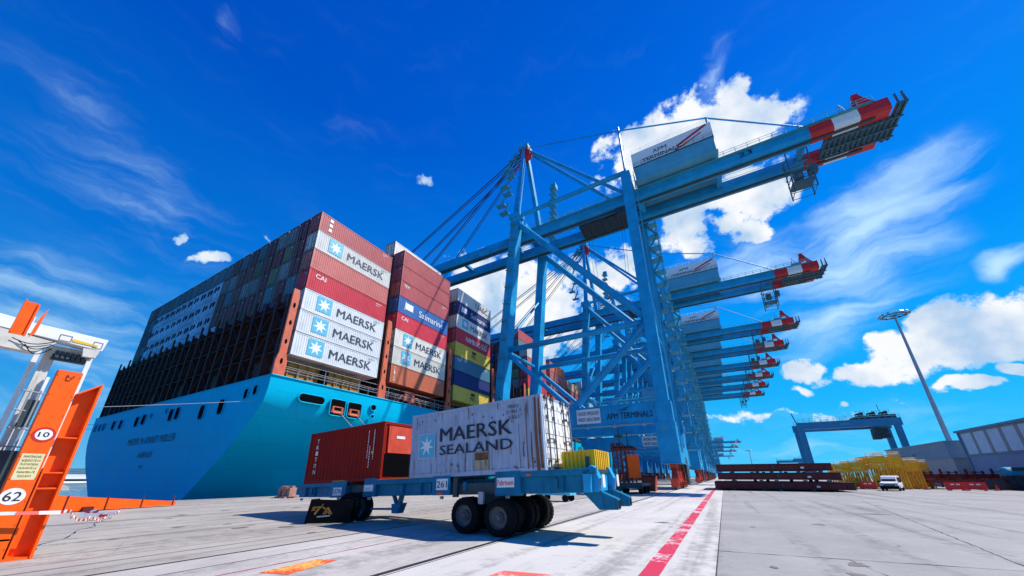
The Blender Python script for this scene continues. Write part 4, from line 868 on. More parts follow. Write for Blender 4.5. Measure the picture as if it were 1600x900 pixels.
# gooseneck at the right end
for t in (.35, 1.85):
    s = MB(); w = .36
    a = [TP(-3.75, t, -.64), TP(-3.3, t, -1.1), TP(-2.75, t, -1.1), TP(-2.75, t, -.82), TP(-3.35, t, -.55), TP(-3.55, t, -.12), TP(-3.75, t, -.12)]
    s.poly(a, (0, 1, 0), w); s.build('gooseneck_prong', M['trailer'], tr, bevel=.012)
for t in (.35, 1.85):
    s = MB(); s.poly([TP(-2.752, t+.04, -1.06), TP(-2.752, t+.32, -1.06), TP(-2.752, t+.32, -.86), TP(-2.752, t+.04, -.86)], (1, 0, 0), .012); s.build('rubber_pad', M['rubber'], tr)
s = MB()
for t in (.25, 1.95):
    p = [TP(-3.7, t, -.6), TP(-3.25, t, -.62), TP(-3.2, t, -.25), TP(-3.35, t, .10), TP(-3.45, t, .14), TP(-3.7, t, -.12)]
    s.poly(p, (0, 1, 0), .35)
tbox(s, -3.62, -3.4, .0, 2.6, -.62, .02); s.build('end_bracket', M['teal_l'] if 'teal_l' in M else M['crane'], tr, bevel=.01)
s = MB()
for t in (.3, 2.0): 
    a = TP(-3.13, t+.02, -.5); s.box(a.x, a.x+.02, a.y, a.y+.25, a.z, a.z+.36)
s.build('number_plate', M['white'], tr)
# wheels
def wheel(mb_parent, c, ax, r=.56, w=.30, rim='steel'):
    s = MB(); s.ring(c, ax, r, 28, [(0, .60), (-.004, .66), (.0, .86), (.03, .95), (.06, 1), (w-.06, 1), (w-.03, .95), (w, .86), (w, .6)])
    for i in range(28):
        a = 2*math.pi*i/28; ca, sa = math.cos(a), math.sin(a); c_ = Vector(c)
        s.beam(c_+Vector((ca*r*1.006, .07, sa*r*1.006)), c_+Vector((ca*r*1.006, w-.07, sa*r*1.006)), .035, .02)
    t = s.build('tyre', M['rubber'], mb_parent)
    s = MB(); s.ring(c, ax, r, 24, [(.01, .60), (.02, .63), (.03, .58), (.10, .54), (.12, .30), (.06, .28), (.05, .16), (0, .14), (-.01, 0)])
    for i in range(8):
        a = 2*math.pi*i/8; c_ = Vector(c); q = c_+Vector((math.cos(a)*r*.23, .045, math.sin(a)*r*.23)); s.tube(q, q+Vector((0, -.035, 0)), .018, 6)
    s.build('rim', M[rim], t, smooth=False)
M['rimdark'] = mat('dark wheel rim', (.10, .10, .105), .5, .4, 6)
for sx in (-7.82, -6.42):
    for t in (-.35, .02, .95, 1.32, 2.25, 2.62):
        wh = bpy.data.objects.new('wheel', None); COL.objects.link(wh); wh.parent = tr
        bpy.data.objects.remove(wh)
        c = Vector((sx, 10.8-.045*(sx+4.8)+t, .56))-TO
        wheel(tr, c, (0, 1, 0), rim='rimdark')
s = MB()
for sx in (-7.82, -6.42): s.tube(Vector((sx, 10.9, .52))-TO, Vector((sx, 13.4, .52))-TO, .1, 8)
s.beam(Vector((-7.9, 11.5, .75))-TO, Vector((-6.3, 11.5, .85))-TO, .25, .2); s.beam(Vector((-7.9, 12.9, .75))-TO, Vector((-6.3, 12.9, .85))-TO, .25, .2)
s.box(-7.45-TO.x, -6.75-TO.x, 11.2-TO.y, 13.2-TO.y, .9, 1.4); s.build('axle_frame', M['crane_dark'], tr)
s = MB(); s.box(-7.35-TO.x, -7.15-TO.x, 10.75-TO.y, 10.85-TO.y, .92, 1.3); s.build('hanger_plate', M['steel'], tr)
# landing leg and bracing near the left end
s = MB(); a = TP(-12.3, .5, -.6); b = Vector((-12.0, 11.6, .62))-TO; s.beam(a, b, .12, .12); s.beam(TP(-11.8, .5, -.6), b+Vector((.1, 0, 0)), .16, .16)
s.poly([b+Vector((-.15, -.2, .1)), b+Vector((.4, -.2, .15)), b+Vector((.22, -.2, -.25)), b+Vector((-.1, -.2, -.25))], (0, 1, 0), .35)
c2 = Vector((-14.1, 11.4, .45))-TO; s.beam(b+Vector((0, 0, -.1)), c2, .08, .08); s.beam(TP(-14.6, .5, -.6), c2, .1, .1); s.beam(TP(-14.1, .5, -.6), c2, .1, .12); s.beam(c2+Vector((0, 0, .2)), c2+Vector((.2, .0, -.3)), .3, .2); s.build('landing_leg', M['trailer'], tr)
# front bogie with its black skirt
A0 = Vector((-14.75, 9.35, 0))-TO; B0 = Vector((-13.55, 10.25, 0))-TO; du = (B0-A0).normalized(); dn = Vector((du.y, -du.x, 0)); LW = (B0-A0).length
def SP(a, z, k=0): return A0+du*a+Vector((0, 0, z))+dn*k
s = MB(); s.poly([SP(0, .03), SP(LW*1.15, .04), SP(LW*1.15, .86), SP(.12, .92)], -dn, .10); s.poly([SP(0, .03), SP(0, .03)-dn*.9, SP(.1, .9)-dn*.9, SP(.12, .92)], du, .05); fl = s.build('mud_skirt', M['black'], tr)
s = MB()
def sl_(a, b, w): s.beam(SP(a[0], a[1], .01), SP(b[0], b[1], .01), .014, w)
for a, b, w in (((.68, .36), (.82, .60), .06), ((.82, .60), (1.0, .36), .06), ((.76, .36), (.83, .48), .04), ((.83, .48), (.92, .36), .04), ((.34, .36), (.52, .62), .07), ((.22, .60), (.58, .64), .05), ((.62, .62), (.72, .56), .05), ((.20, .50), (.36, .54), .04), ((.25, .54), (.3, .64), .05), ((.58, .66), (.62, .74), .03)): sl_(a, b, w)
s.build('chevron_marking', mat('dull orange marking', (.42, .20, .03), .6, .4, 6), fl)
s = MB(); sl_((.45, .27), (.95, .31), .05); s.build('skirt_plate', M['steel'], fl)
for q in (.25, .9): wheel(tr, Vector((-13.95, 10.35+q, .56))-TO, (-du.y*.35, 1, 0), rim='rimdark')
s = MB()
for k in range(3):
    a = TP(-8.3+k*.5, .45, -.35); b = TP(-6.3-k*.2, .5, -.55); s.path([a.lerp(b, q/8)+Vector((0, 0, -(.18+.06*k)*math.sin(math.pi*q/8))) for q in range(9)], .014, 5)
s.build('air_hose', M['black'], tr)
s = MB(); tbox(s, -9.35, -9.1, -.05, -.02, -.60, -.53); s.build('side_marker', M['orange'], tr)
s = MB(); tbox(s, -5.5, -5.35, -.05, -.0, -.10, -.04); s.build('side_marker', M['orange'], tr)
for q in (-18.7, -15.6, -13.4, -9.2, -6.3): s = MB(); a = TP(q, .07, -.68); s.box(a.x-.05, a.x+.05, a.y-.05, a.y+.05, a.z-.08, a.z+.02); s.build('lashing_ring', M['steel'], tr)
# plates with writing
def plate(s0, s1, h0, h1, txt, ink, name='label_plate', th=None):
    m = MB(); tbox(m, s0, s1, -.035, -.02, h0, h1); p = m.build(name, M['white'], tr)
    if txt:
        m = MB(); a = TP(s0+.03, -.035, h0+(h1-h0)*.22); u = (TP(s1, 0, 0)-TP(s0, 0, 0)).normalized(); m.text(txt, a, u, (0, 0, 1), (h1-h0)*.58, (s1-s0)-.06, bold=.02, lift=.006); m.build('lettering', ink, p)
plate(-9.42, -8.86, -.45, -.06, '261', M['ink']); plate(-6.66, -5.98, -.42, -.12, 'Fabrisem', M['red']); plate(-15.95, -15.3, -.56, -.22, 'SS7N', M['ink']); plate(-13.7, -13.1, -.42, -.16, '', M['ink'])
m = MB(); a = TP(-13.6, -.036, -.33); m.beam(a, a+Vector((.4, 0, .06)), .04, .008); m.beam(a+Vector((.08, 0, -.04)), a+Vector((.42, 0, -.01)), .03, .008); m.build('plate_marking', M['inkn'], tr)

# two short containers on it
def hero(name, body_m, bar_m, Hc, Lc, doors, right_s, label):
    # local: long axis along x after rotation, door end facing +X
    e = empty(name, (0, 0, 0), label, 'container')
    b = cont_mesh(Lc, Hc).build('body', body_m, e)
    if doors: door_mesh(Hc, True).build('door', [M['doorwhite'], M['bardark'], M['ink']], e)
    yaw = math.atan(-.045); pitch = math.atan(.0375)
    e.rotation_euler = (Matrix.Rotation(yaw, 4, 'Z') @ Matrix.Rotation(-pitch, 4, 'Y') @ Matrix.Rotation(R(90), 4, 'Z')).to_euler()
    p = TP(right_s, CW/2+.02, .0)+TO; e.location = p
    return e
wc = hero('shipping_container', M['rustwhite_shaded'], M['steel'], 2.52, 6.15, True, -4.78, 'short weathered white container with blue star square and bold dark lettering, standing on the trailer')
wb = [o for o in wc.children if o.name.startswith('body')][0]
x = -CW/2-.004
def hs_text(par, txt, d0, z, h, w, m_, bold=.02, name='lettering'):
    # d0 = distance from the far (left) end along the camera side
    s = MB(); s.text(txt, (x, 6.15-d0, z), (0, -1, 0), (0, 0, 1), h, w, bold=bold, lift=.008); return s.build(name, m_, par)
hs_text(wc, 'MAERSK', 1.62, 1.30, .52, 3.35, M['ink'], .03); hs_text(wc, 'SEALAND', 1.62, .80, .36, 3.35, M['ink'], .03)
s = MB(); s.box(x-.008, x, 6.15-1.33, 6.15-.48, .75, 1.65, 0); eb = s.build('emblem', M['star'], wc)
s = MB(); s.star((x-.008, 6.15-.905, 1.2), (0, -1, 0), (0, 0, 1), .40, .006, rin=.36); s.build('star', M['wink'], eb)
s = MB()
for k, (a, b) in enumerate((((.46, .73), (1.35, .73)), ((1.35, .73), (1.35, 1.67)), ((1.35, 1.67), (.46, 1.67)), ((.46, 1.67), (.46, .73)))): s.beam((x-.005, 6.15-a[0], a[1]), (x-.005, 6.15-b[0], b[1]), .008, .02)
s.build('emblem_border', M['wink'], eb)
for i, t in enumerate(('MSKU', '213961 7', '22G1')): hs_text(wc, t, 4.75+(.1 if i != 1 else 0), 2.18-i*.19, .12, .42 if i != 1 else .62, M['ink'], .01)
s = MB(); s.box(x-.012, x-.002, 6.15-3.98, 6.15-3.32, .17, .78); s.build('repair_patch', mat('yellowed repair plate', (.40, .36, .24), .7, .3, 4, streak=.8, streakcol=(.12, .06, .03), thr=.5), wc)
s = MB(); s.box(x-.014, x-.004, 6.15-3.95, 6.15-3.36, .5, .76); s.build('rust_patch', M['rust'], wc)
s = MB()
for (d, z, h, w_) in ((5.55, .1, 2.2, .035), (5.93, .0, 2.5, .12), (6.07, .1, 2.35, .10), (5.72, .1, 1.2, .05), (3.05, 2.0, .45, .03), (1.7, 2.1, .35, .02), (.3, 1.9, .5, .03), (4.4, 2.2, .25, .03), (2.9, .12, .7, .04), (.0, 0, 1.0, .05), (4.1, .12, .9, .02), (5.25, .15, 1.5, .02), (2.2, .12, .5, .02), (2.6, .12, .35, .03), (1.2, .12, .4, .02), (3.5, 1.0, .8, .015), (5.4, .5, .5, .05), (4.9, .6, .3, .03)):
    y = 6.15-d; pts = [(x-.006, y-w_/2, z), (x-.006, y-w_*.1, z+h*.4), (x-.006, y-w_*.3, z+h), (x-.006, y+w_*.3, z+h*.95), (x-.006, y+w_*.7, z+h*.5), (x-.006, y+w_/2, z+.02)]; s.poly(pts, (1, 0, 0), .004)
for k in range(26):
    d = random.uniform(.2, 5.9); z = random.choice([random.uniform(.1, .5), random.uniform(1.9, 2.4), random.uniform(.1, 2.3)]); rr = random.uniform(.012, .04)
    pts = [(x-.006, 6.15-d+math.cos(t)*rr*random.uniform(.5, 1.3), z+math.sin(t)*rr*random.uniform(.7, 2)) for t in [j*math.pi/4 for j in range(8)]]; s.poly(pts, (1, 0, 0), .004)
s.build('rust_streak', M['rust'], wc)
rc = hero('shipping_container', mat('dark red container paint', (.27, .012, .006), .6, .18, 1, streak=.35, streakcol=(.12, .01, .008), thr=.57, spec=.12), M['steel'], 2.52, 5.95, False, -12.72, 'short dark red container with vertical white lettering on the left end of the trailer')
s = MB(); xx = -CW/2-.004
for i, ch in enumerate('TRITON'): s.text(ch, (xx, 5.95-.72, 1.95-i*.30), (0, -1, 0), (0, 0, 1), .21, .20, bold=.02, lift=.008)
for k, (d, z0, z1) in enumerate(((4.9, 1.0, 2.2), (5.05, .55, 1.5), (5.3, .9, 2.2))):
    z = z1
    while z > z0:
        h = random.uniform(.04, .09); s.box(xx-.006, xx, 5.95-d-.045, 5.95-d+.0, z-h, z); z -= h+random.uniform(.02, .05)
s.build('lettering', M['wink'], rc)
s = MB(); s.box(xx-.006, xx, 5.95-5.28, 5.95-5.2, 1.15, 1.26); s.build('warning_label', M['yellow'], rc)
s = MB(); s.box(-.95, .95, -.03, .02, 1.15, 2.35); s.box(-1.1, 1.1, -.02, .03, .16, 1.1, 1); s.box(-.5, .0, -.045, -.03, 1.8, 1.92, 2); s.build('end_panel', [M['bogie'], M['dark_fill'], M['wink']], rc)  # orange upper plate; lower plate near-black, the end's shadow put into its colour

# ------------------------------------------------------------------ left: orange folding platform frame
pf = empty('folding_platform', (-14.6, 2, 0), 'tall orange steel channels numbered 62 with white folding platform frame at the left edge', 'platform')
PO = Vector((-14.6, 2, 0))
def pb(m, x0, x1, y0, y1, z0, z1, mi=0): m.box(x0-PO.x, x1-PO.x, y0-PO.y, y1-PO.y, z0, z1, mi)
s = MB()
pb(s, -14.36, -14.30, 1.62, 2.05, 0, 4.38); pb(s, -14.6, -14.36, 1.62, 1.66, 0, 4.38); pb(s, -14.6, -14.36, 2.01, 2.05, 0, 4.38); s.build('channel_post', M['orange'], pf, bevel=.006)
s = MB(); vs = [(-14.62, 2.10, 0), (-14.62, 2.44, 0), (-14.62, 2.44, 4.1), (-14.62, 2.10, 3.82)]
s.poly([Vector(v)-PO for v in vs], (1, 0, 0), .04)
s.poly([Vector(v)-PO for v in ((-14.62, 2.44, 0), (-14.62, 2.49, 0), (-14.62, 2.49, 4.16), (-14.62, 2.44, 4.14))], (1, 0, 0), .36)
s.poly([Vector(v)-PO for v in ((-14.58, 2.10, 3.80), (-14.58, 2.10, 3.85), (-14.58, 2.44, 4.14), (-14.58, 2.44, 4.09))], (1, 0, 0), .3)
for z in (1.5, 1.86, 2.7): pb(s, -14.58, -14.3, 2.10, 2.44, z, z+.035)
pb(s, -14.58, -14.3, 2.08, 2.11, 0, 2.0)
s.build('channel_post', M['orange'], pf, bevel=.004)
for k in range(9):
    for yy in (1.645, 2.025):
        q = Vector((-14.30, yy, .25+k*.5))-PO; s = MB(); s.tube(q, q+Vector((.012, 0, 0)), .013, 6); s.build('bolt', M['bogie'], pf)
s = MB(); pb(s, -14.48, -14.44, 2.066, 2.088, 1.9, 3.75); s.build('guide_strip', M['white'], pf)
s = MB(); pb(s, -14.62, -14.29, 1.55, 2.5, 0, .045); pb(s, -14.6, -14.30, 1.62, 2.05, .42, .46); s.build('base_plate', M['orange'], pf)
s = MB(); s.path([Vector((-14.29, 1.80, 4.27))-PO, Vector((-14.25, 1.83, 4.2))-PO, Vector((-14.25, 1.9, 4.2))-PO, Vector((-14.29, 1.92, 4.27))-PO], .012, 6); s.build('lifting_eye', M['machred'], pf)
def disc(c, r, m_, name, par, rz=1.0, t=.004, lift=0):
    c = Vector(c)-PO; s = MB(); pts = [c+Vector((lift, math.cos(a)*r, math.sin(a)*r*rz)) for a in [k*math.pi/16 for k in range(32)]]; s.poly(pts, (1, 0, 0), t); return s.build(name, m_, par)
d = disc((-14.298, 1.85, 2.76), .19, M['red'], 'speed_sign', pf, .95); 
s = MB(); c = Vector((-14.293, 1.85, 2.76))-PO; s.poly([c+Vector((0, math.cos(a)*.14, math.sin(a)*.13)) for a in [k*math.pi/16 for k in range(32)]], (1, 0, 0), .003); s.build('sign_face', M['wink'], d)
s = MB(); s.text('10', c+Vector((.004, -.085, -.055)), (0, 1, 0), (0, 0, 1), .12, .17, bold=.03, lift=.002); s.build('lettering', M['ink'], d)
s = MB(); pb(s, -14.299, -14.294, 1.66, 2.01, 1.72, 2.31); wp = s.build('warning_plate', M['cream'], pf)
s = MB()
for i, t in enumerate(('MANTENGASE', 'ALEJADO DE LA', 'PLATAFORMA', 'DURANTE LA', 'MANIOBRA DE', 'PLEGADO')):
    w = {1: .29, 5: .2}.get(i, .27); s.text(t, Vector((-14.293, 1.835-w/2, 2.22-i*.088))-PO, (0, 1, 0), (0, 0, 1), .048, w, bold=.012, lift=.001)
s.build('lettering', mat('ochre lettering', (.25, .16, .02), .6, .1), wp)
d = disc((-14.298, 1.80, 1.36), .19, M['wink'], 'number_disc', pf, .95)
s = MB(); c = Vector((-14.293, 1.80, 1.36))-PO; s.text('62', c+Vector((0, -.13, -.10)), (0, 1, 0), (0, 0, 1), .20, .26, bold=.02, lift=.002); s.build('lettering', M['ink'], d)
# upper orange pair on the white arm
s = MB()
pb(s, -14.52, -14.48, .62, .84, 5.1, 5.98); pb(s, -14.48, -14.3, .615, .64, 5.1, 5.98); pb(s, -14.50, -14.44, .84, .87, 5.08, 5.95)
s.poly([Vector(v)-PO for v in ((-14.5, .93, 5.08), (-14.5, .96, 5.62), (-14.5, 1.02, 5.92), (-14.5, 1.0, 5.2))], (1, 0, 0), .05); s.build('upper_channel', M['orange'], pf)
s = MB(); pb(s, -14.46, -14.42, .875, .895, 5.1, 5.6); s.build('guide_strip', M['white'], pf)
M['offwhite'] = mat('dirty cream steel', (.62, .60, .54), .5, .2, 2.5, streak=.6, streakcol=(.2, .14, .07), thr=.58)
# white telescopic beam
s = MB()
def wb_pts(x, pts, t, m_): m_.poly([Vector((x, a, b))-PO for a, b in pts], (1, 0, 0), t)
wb_pts(-15.9, [(.3, 5.45), (2.38, 5.32), (2.42, 5.68), (1.0, 5.72), (.3, 5.78)], .45, s)
s.build('telescopic_beam', M['white'], pf, bevel=.01)
s = MB(); wb_pts(-15.44, [(1.75, 5.42), (2.25, 5.40), (2.25, 5.45), (1.75, 5.50)], .01, s); s.build('yellow_stripe', M['yellow'], pf)
s = MB()
for a, b, c_, d_ in ((1.5, 1.72, 5.40, 5.56), (2.16, 2.34, 5.37, 5.55)): 
    s.path([Vector((-15.44, a, c_))-PO, Vector((-15.44, b, c_))-PO, Vector((-15.44, b, d_))-PO, Vector((-15.44, a, d_))-PO, Vector((-15.44, a, c_))-PO], .006, 4)
s.build('hatch_outline', M['crane_dark'], pf)
s = MB(); wb_pts(-15.95, [(1.55, 5.0), (2.30, 5.06), (2.34, 5.32), (1.5, 5.30)], .12, s); wb_pts(-15.55, [(2.05, 5.06), (2.30, 5.08), (2.34, 5.32), (2.0, 5.30)], .12, s); wb_pts(-15.8, [(.2, 4.95), (1.2, 4.93), (1.5, 5.3), (.2, 5.45)], .35, s); s.build('beam_saddle', M['offwhite'], pf)
s = MB()
for k in range(6): wb_pts(-15.78, [(1.6+k*.1, 4.95), (1.67+k*.1, 4.95), (1.64+k*.1, 5.15), (1.57+k*.1, 5.15)], .1, s)
pb(s, -15.9, -15.75, 1.55, 2.2, 4.9, 5.05); s.build('hydraulic_unit', M['crane_dark'], pf)
s = MB()
for k in range(3):
    a = Vector((-15.4, .75+k*.12, 5.2-k*.05))-PO; b = Vector((-15.4, 1.45, 5.3-k*.1))-PO
    s.path([a.lerp(b, t/8)+Vector((0, 0, -(.12+.05*k)*math.sin(math.pi*t/8))) for t in range(9)], .012, 5)
s.build('hydraulic_hose', M['black'], pf)
s = MB(); pb(s, -16.15, -15.95, 1.42, 1.64, .3, 5.25); s.build('white_post', M['offwhite'], pf, bevel=.01)
s = MB(); pb(s, -16.6, -16.45, 1.30, 1.40, .3, 5.3); pb(s, -15.9, -15.8, 1.64, 1.70, .3, 4.4); pb(s, -16.3, -16.2, 2.28, 2.38, .3, 5.2); s.build('white_post', M['white'], pf)
s = MB()
for y0, y1, z in ((1.3, 1.75, 3.9), (1.3, 1.7, 3.4), (1.35, 1.8, 2.95), (1.35, 1.8, 2.5)): s.tube(Vector((-15.3, y0, z))-PO, Vector((-15.6, y1, z))-PO, .02, 6)
for y in (1.45, 1.62): s.tube(Vector((-15.4, y, 2.2))-PO, Vector((-15.4, y, 3.95))-PO, .02, 6)
s.build('guard_rail', M['steel'], pf)
s = MB(); pb(s, -15.9, -15.3, 1.2, 1.7, .3, 2.4); s.build('machinery_box', M['crane_dark'], pf); s = MB(); pb(s, -15.7, -15.45, 1.46, 1.68, 3.0, 3.7); s.build('machinery_box', M['crane_dark'], pf)
s = MB(); pb(s, -16.6, -15.0, .6, 2.3, .1, .32); s.build('frame_base', M['offwhite'], pf)
# orange beam on the ground at the quay edge + tape
s = MB(); s.poly([(-31.0, 10.6, .05), (-29.2, 1.5, .05), (-29.2, 1.5, 1.25), (-31.0, 10.6, .28)], (-1, -.2, 0), .35); gb = s.build('orange_beam', M['orange'])
tag(gb, 'long low orange steel beam lying along the quay edge before the ship\'s stern', 'beam')
s = MB()
for k in range(5):
    y = 4+k*1.6; x_ = -29.2-(y-1.5)*.198; s.box(x_-.02, x_+.04, y, y+.05, .05, .9-.07*k)
s.box(-30.2, -29.9, 6.3, 6.7, .0, .25); s.build('stiffener', M['machred'], gb)
tp = MB(); a = Vector((-14.1, 1.6, 1.02)); b = Vector((-14.05, 2.6, .98)); c_ = Vector((-29.0, 7.6, .15))
mats_ = [M['wink'], M['red']]
pts = [a, b]+[b.lerp(c_, t/30)+Vector((0, .1*math.sin(t), -.35*math.sin(math.pi*t/30)+.07*math.sin(t*1.7))) for t in range(1, 31)]
pts = [p for p in pts]
full = []
for p, q in zip(pts[:-1], pts[1:]):
    for k in range(3): full.append(p.lerp(q, k/3))
for i, (p, q) in enumerate(zip(full[:-1], full[1:])):
    tw = .05*math.sin(i*.8); h = .035
    tp.add([p+Vector((tw, 0, -h)), q+Vector((tw, 0, -h)), q+Vector((0, 0, h)), p+Vector((0, 0, h))], [(0, 1, 2, 3)], i % 2)
t_ = tp.build('barrier_tape', mats_); tag(t_, 'red and white striped barrier tape strung low from the orange channels', 'tape')
s = MB()
for k in range(14):
    p = Vector((-26.5+k*.22, 5.6+.2*math.sin(k*2.1), .08+.10*abs(math.sin(k*1.3)))); q = p+Vector((.35, .12, .07*math.cos(k)))
    s.add([p, q, q+Vector((0, .05, .10)), p+Vector((0, .05, .11))], [(0, 1, 2, 3)], 1 if k % 3 == 0 else 0)
t_ = s.build('barrier_tape', mats_); tag(t_, 'crumpled heap of red and white tape on the ground before the orange beam', 'tape')
# bollard boxes by the quay edge
for (x_, y_, lab) in ((-33.6, 19.2, 'rusty pink mooring bollard on the quay edge below the ship\'s stern corner'),):
    s = MB(); s.box(-.75, .75, -.6, .6, 0, .14); s.ring((0, 0, .14), (0, 0, 1), .42, 16, [(0, 1), (.5, .85), (.62, 1.25), (.8, 1.25), (.84, 0)]); s.box(-.9, -.5, -.3, .3, .14, .85); s.box(.5, .9, -.3, .3, .14, .85); s.box(-.9, .9, -.12, .12, .85, 1.0)
    o = s.build('bollard', mat('rusty pink paint', (.40, .20, .15), .7, .4, 4)); o.location = (x_, y_, 0); tag(o, lab, 'bollard')

# ------------------------------------------------------------------ far shore boats and breakwater
def boat(x, y, L_, W_, Hh, label, mast=0):
    e = empty('moored_boat', (x, y, -3.2), label, 'boat', 'white boats across the water'); e.rotation_euler.z = R(80)
    s = MB(); sec = []
    for t, w, k in ((0, .85, 0), (.3, 1, 0), (.7, .9, .1), (1, .02, .5)):
        X = -L_/2+t*L_; sec += [(X, -W_/2*w*.7, -.2), (X, -W_/2*w, Hh+k), (X, W_/2*w, Hh+k), (X, W_/2*w*.7, -.2)]
    fs = [(0, 1, 2, 3)]+[(i*4+j, (i+1)*4+j, (i+1)*4+(j+1) % 4, i*4+(j+1) % 4) for i in range(3) for j in range(4)]
    s.add(sec, fs); s.build('hull', M['white'], e)
    s = MB(); s.box(-L_*.3, L_*.15, -W_*.33, W_*.33, Hh, Hh*2.1); s.box(-L_*.25, L_*.05, -W_*.28, W_*.28, Hh*2.1, Hh*2.9); s.build('cabin', M['white'], e)
    s = MB(); s.box(-L_*.27, L_*.155, -W_*.335, W_*.335, Hh*1.4, Hh*1.85); s.build('window', M['glass'], e)
    if mast: s = MB(); s.tube((0, 0, Hh), (0, 0, mast), .12, 6); s.build('mast', M['steel'], e)
boat(-268, 52, 26, 7, 2.0, 'larger white motor boat moored across the water left of the ship')
boat(-420, 74, 20, 6, 1.8, 'white sailing boat with a tall mast across the water', 24)
boat(-455, 92, 20, 6, 1.8, 'small white boat beyond the sailing boat', 12)
s = MB()
for i in range(60):
    x_ = -282+i*.8*(-1)+48; s.box(-300+i*1.4, -300+i*1.4+1.8, 44-i*.18+random.uniform(-1, 1), 50-i*.18+random.uniform(-1, 1), -3.6, -2.2+random.uniform(-.3, .5))
jt = s.build('stone_jetty', mat('pale jetty stone', (.45, .44, .41), .9, .3, 1)); tag(jt, 'low pale stone jetty in the water left of the ship\'s stern', 'jetty')

# ------------------------------------------------------------------ middle ground
# yellow corrugated head box at the gooseneck
s = MB(); tbox(s, -4.55, -3.42, .75, 2.45, .02, .62)
for k in range(8): tbox(s, -4.5+k*.14, -4.44+k*.14, .72, .75, .05, .6)
for k in range(7): tbox(s, -3.42, -3.39, .85+k*.22, .93+k*.22, .05, .6)
s.build('yellow_head_box', M['yellow'], tr)
s = MB(); tbox(s, -3.72, -3.6, .70, .74, .1, .42); tbox(s, -4.6, -3.35, .7, 2.5, -.08, .02); s.build('box_base', M['crane_dark'], tr)
s = MB(); s.tube(TP(-4.1, 1.4, .62), TP(-4.1, 1.4, .78), .1, 10); s.build('box_vent', M['teal'], tr)
# service vehicle with an upright red frame
e = empty('service_truck', (-9.1, 44.5, 0), 'service truck carrying an upright dark red frame and an orange panel near the crane foot', 'truck')
s = MB(); s.box(-1.5, 1.5, -3, 3, .8, 1.1); s.box(-1.4, 1.3, -3.0, -1.4, .55, .8); s.box(-1.3, -.6, -3.2, -2.6, .3, .8); s.build('chassis', M['crane_dark'], e)
for x_ in (-1.3, 1.0):
    for y_ in (-2.2, .3, 2.0):
        s = MB(); s.ring((x_, y_, .5), (1, 0, 0), .5, 18, [(0, .0), (0, .55), (.0, .9), (.05, 1), (.3, 1), (.33, .9), (.33, 0)]); s.build('wheel', M['rubber'], e)
s = MB()
for x_ in (-1.35, -.85, -.35, .15): s.box(x_-.06, x_+.06, -2.6, -2.4, 1.1, 4.6); s.box(x_-.06, x_+.06, 1.4, 1.6, 1.1, 4.6)
for z in (1.2, 2.0, 2.8, 3.6, 4.4): s.box(-1.4, .2, -2.62, -2.5, z, z+.08); s.box(-1.4, .2, 1.4, 1.52, z, z+.08); s.box(-1.4, -1.3, -2.5, 1.5, z, z+.08)
for k in range(4): s.beam((-1.35, -2.6, 1.2+k*.8), (.15, -2.6, 2.0+k*.8), .07, .07)
for k in range(5): s.tube((-1.3+k*.55, -2.5, 4.6), (-1.2+k*.58, -2.3, 5.3-k*.15), .2, 8)
s.box(-1.5, 1.4, -2.7, -2.3, 4.45, 4.7); s.build('red_frame', M['bogie_dk'], e)
s = MB(); s.box(.25, 1.45, -2.75, -2.62, 1.7, 3.95); s.box(.2, 1.5, -2.8, -2.6, 1.62, 1.72); s.box(.2, 1.5, -2.8, -2.6, 3.9, 4.0); s.build('orange_panel', M['orange'], e)
s = MB(); s.box(-.9, -.2, -2.4, -1.8, 5.1, 5.35); s.box(-1.0, -.1, -2.5, -1.7, 5.9, 6.2); s.tube((-.55, -2.1, 4.7), (-.55, -2.1, 7.0), .08, 6); s.tube((.35, -2.1, 4.6), (.35, -2.1, 6.6), .06, 6); s.beam((-1.6, -2.3, 5.2), (-1.0, -2.3, 4.7), .12, .12); s.box(-1.3, .9, -2.3, -1.9, 4.7, 5.0); s.build('mast', M['crane_dark'], e)
s = MB(); s.box(-1.15, -.85, -3.05, -2.8, 1.0, 1.5); s.build('lamp_box', M['bogie'], e)
e = empty('waste_bin', (-7.9, 48.3, 0), 'rust orange steel bin beside the service truck at the crane foot', 'bin')
s = MB(); s.poly([(-.75, -.7, .1), (.6, -.7, .1), (.8, -.7, 1.8), (-.75, -.7, 1.8)], (0, 1, 0), 1.4); s.build('body', M['bogie'], e)
s = MB(); s.box(-.8, .85, -.75, -.7, 1.7, 1.85); s.beam((-.7, -.74, .2), (.7, -.74, 1.7), .08, .06); s.box(-.8, -.7, -.76, .7, .0, 1.8); s.build('bin_frame', M['machred'], e)
# a small teal cart seen under the trailer
e = empty('small_cart', (-11.5, 27.5, 0), 'small bright blue cart seen under the trailer beyond its wheels', 'cart')
s = MB(); s.box(-1.4, 1.4, -.7, .7, .45, .62); s.box(-1.3, -.4, -.6, .6, .62, 1.0); s.build('body', M['star'], e)
for x_ in (-1.0, 1.0):
    for y_ in (-.7, .55): s = MB(); s.ring((x_, y_, .25), (0, 1, 0), .25, 14, [(0, 0), (0, 1), (.15, 1), (.15, 0)]); s.build('wheel', M['rubber'], e)

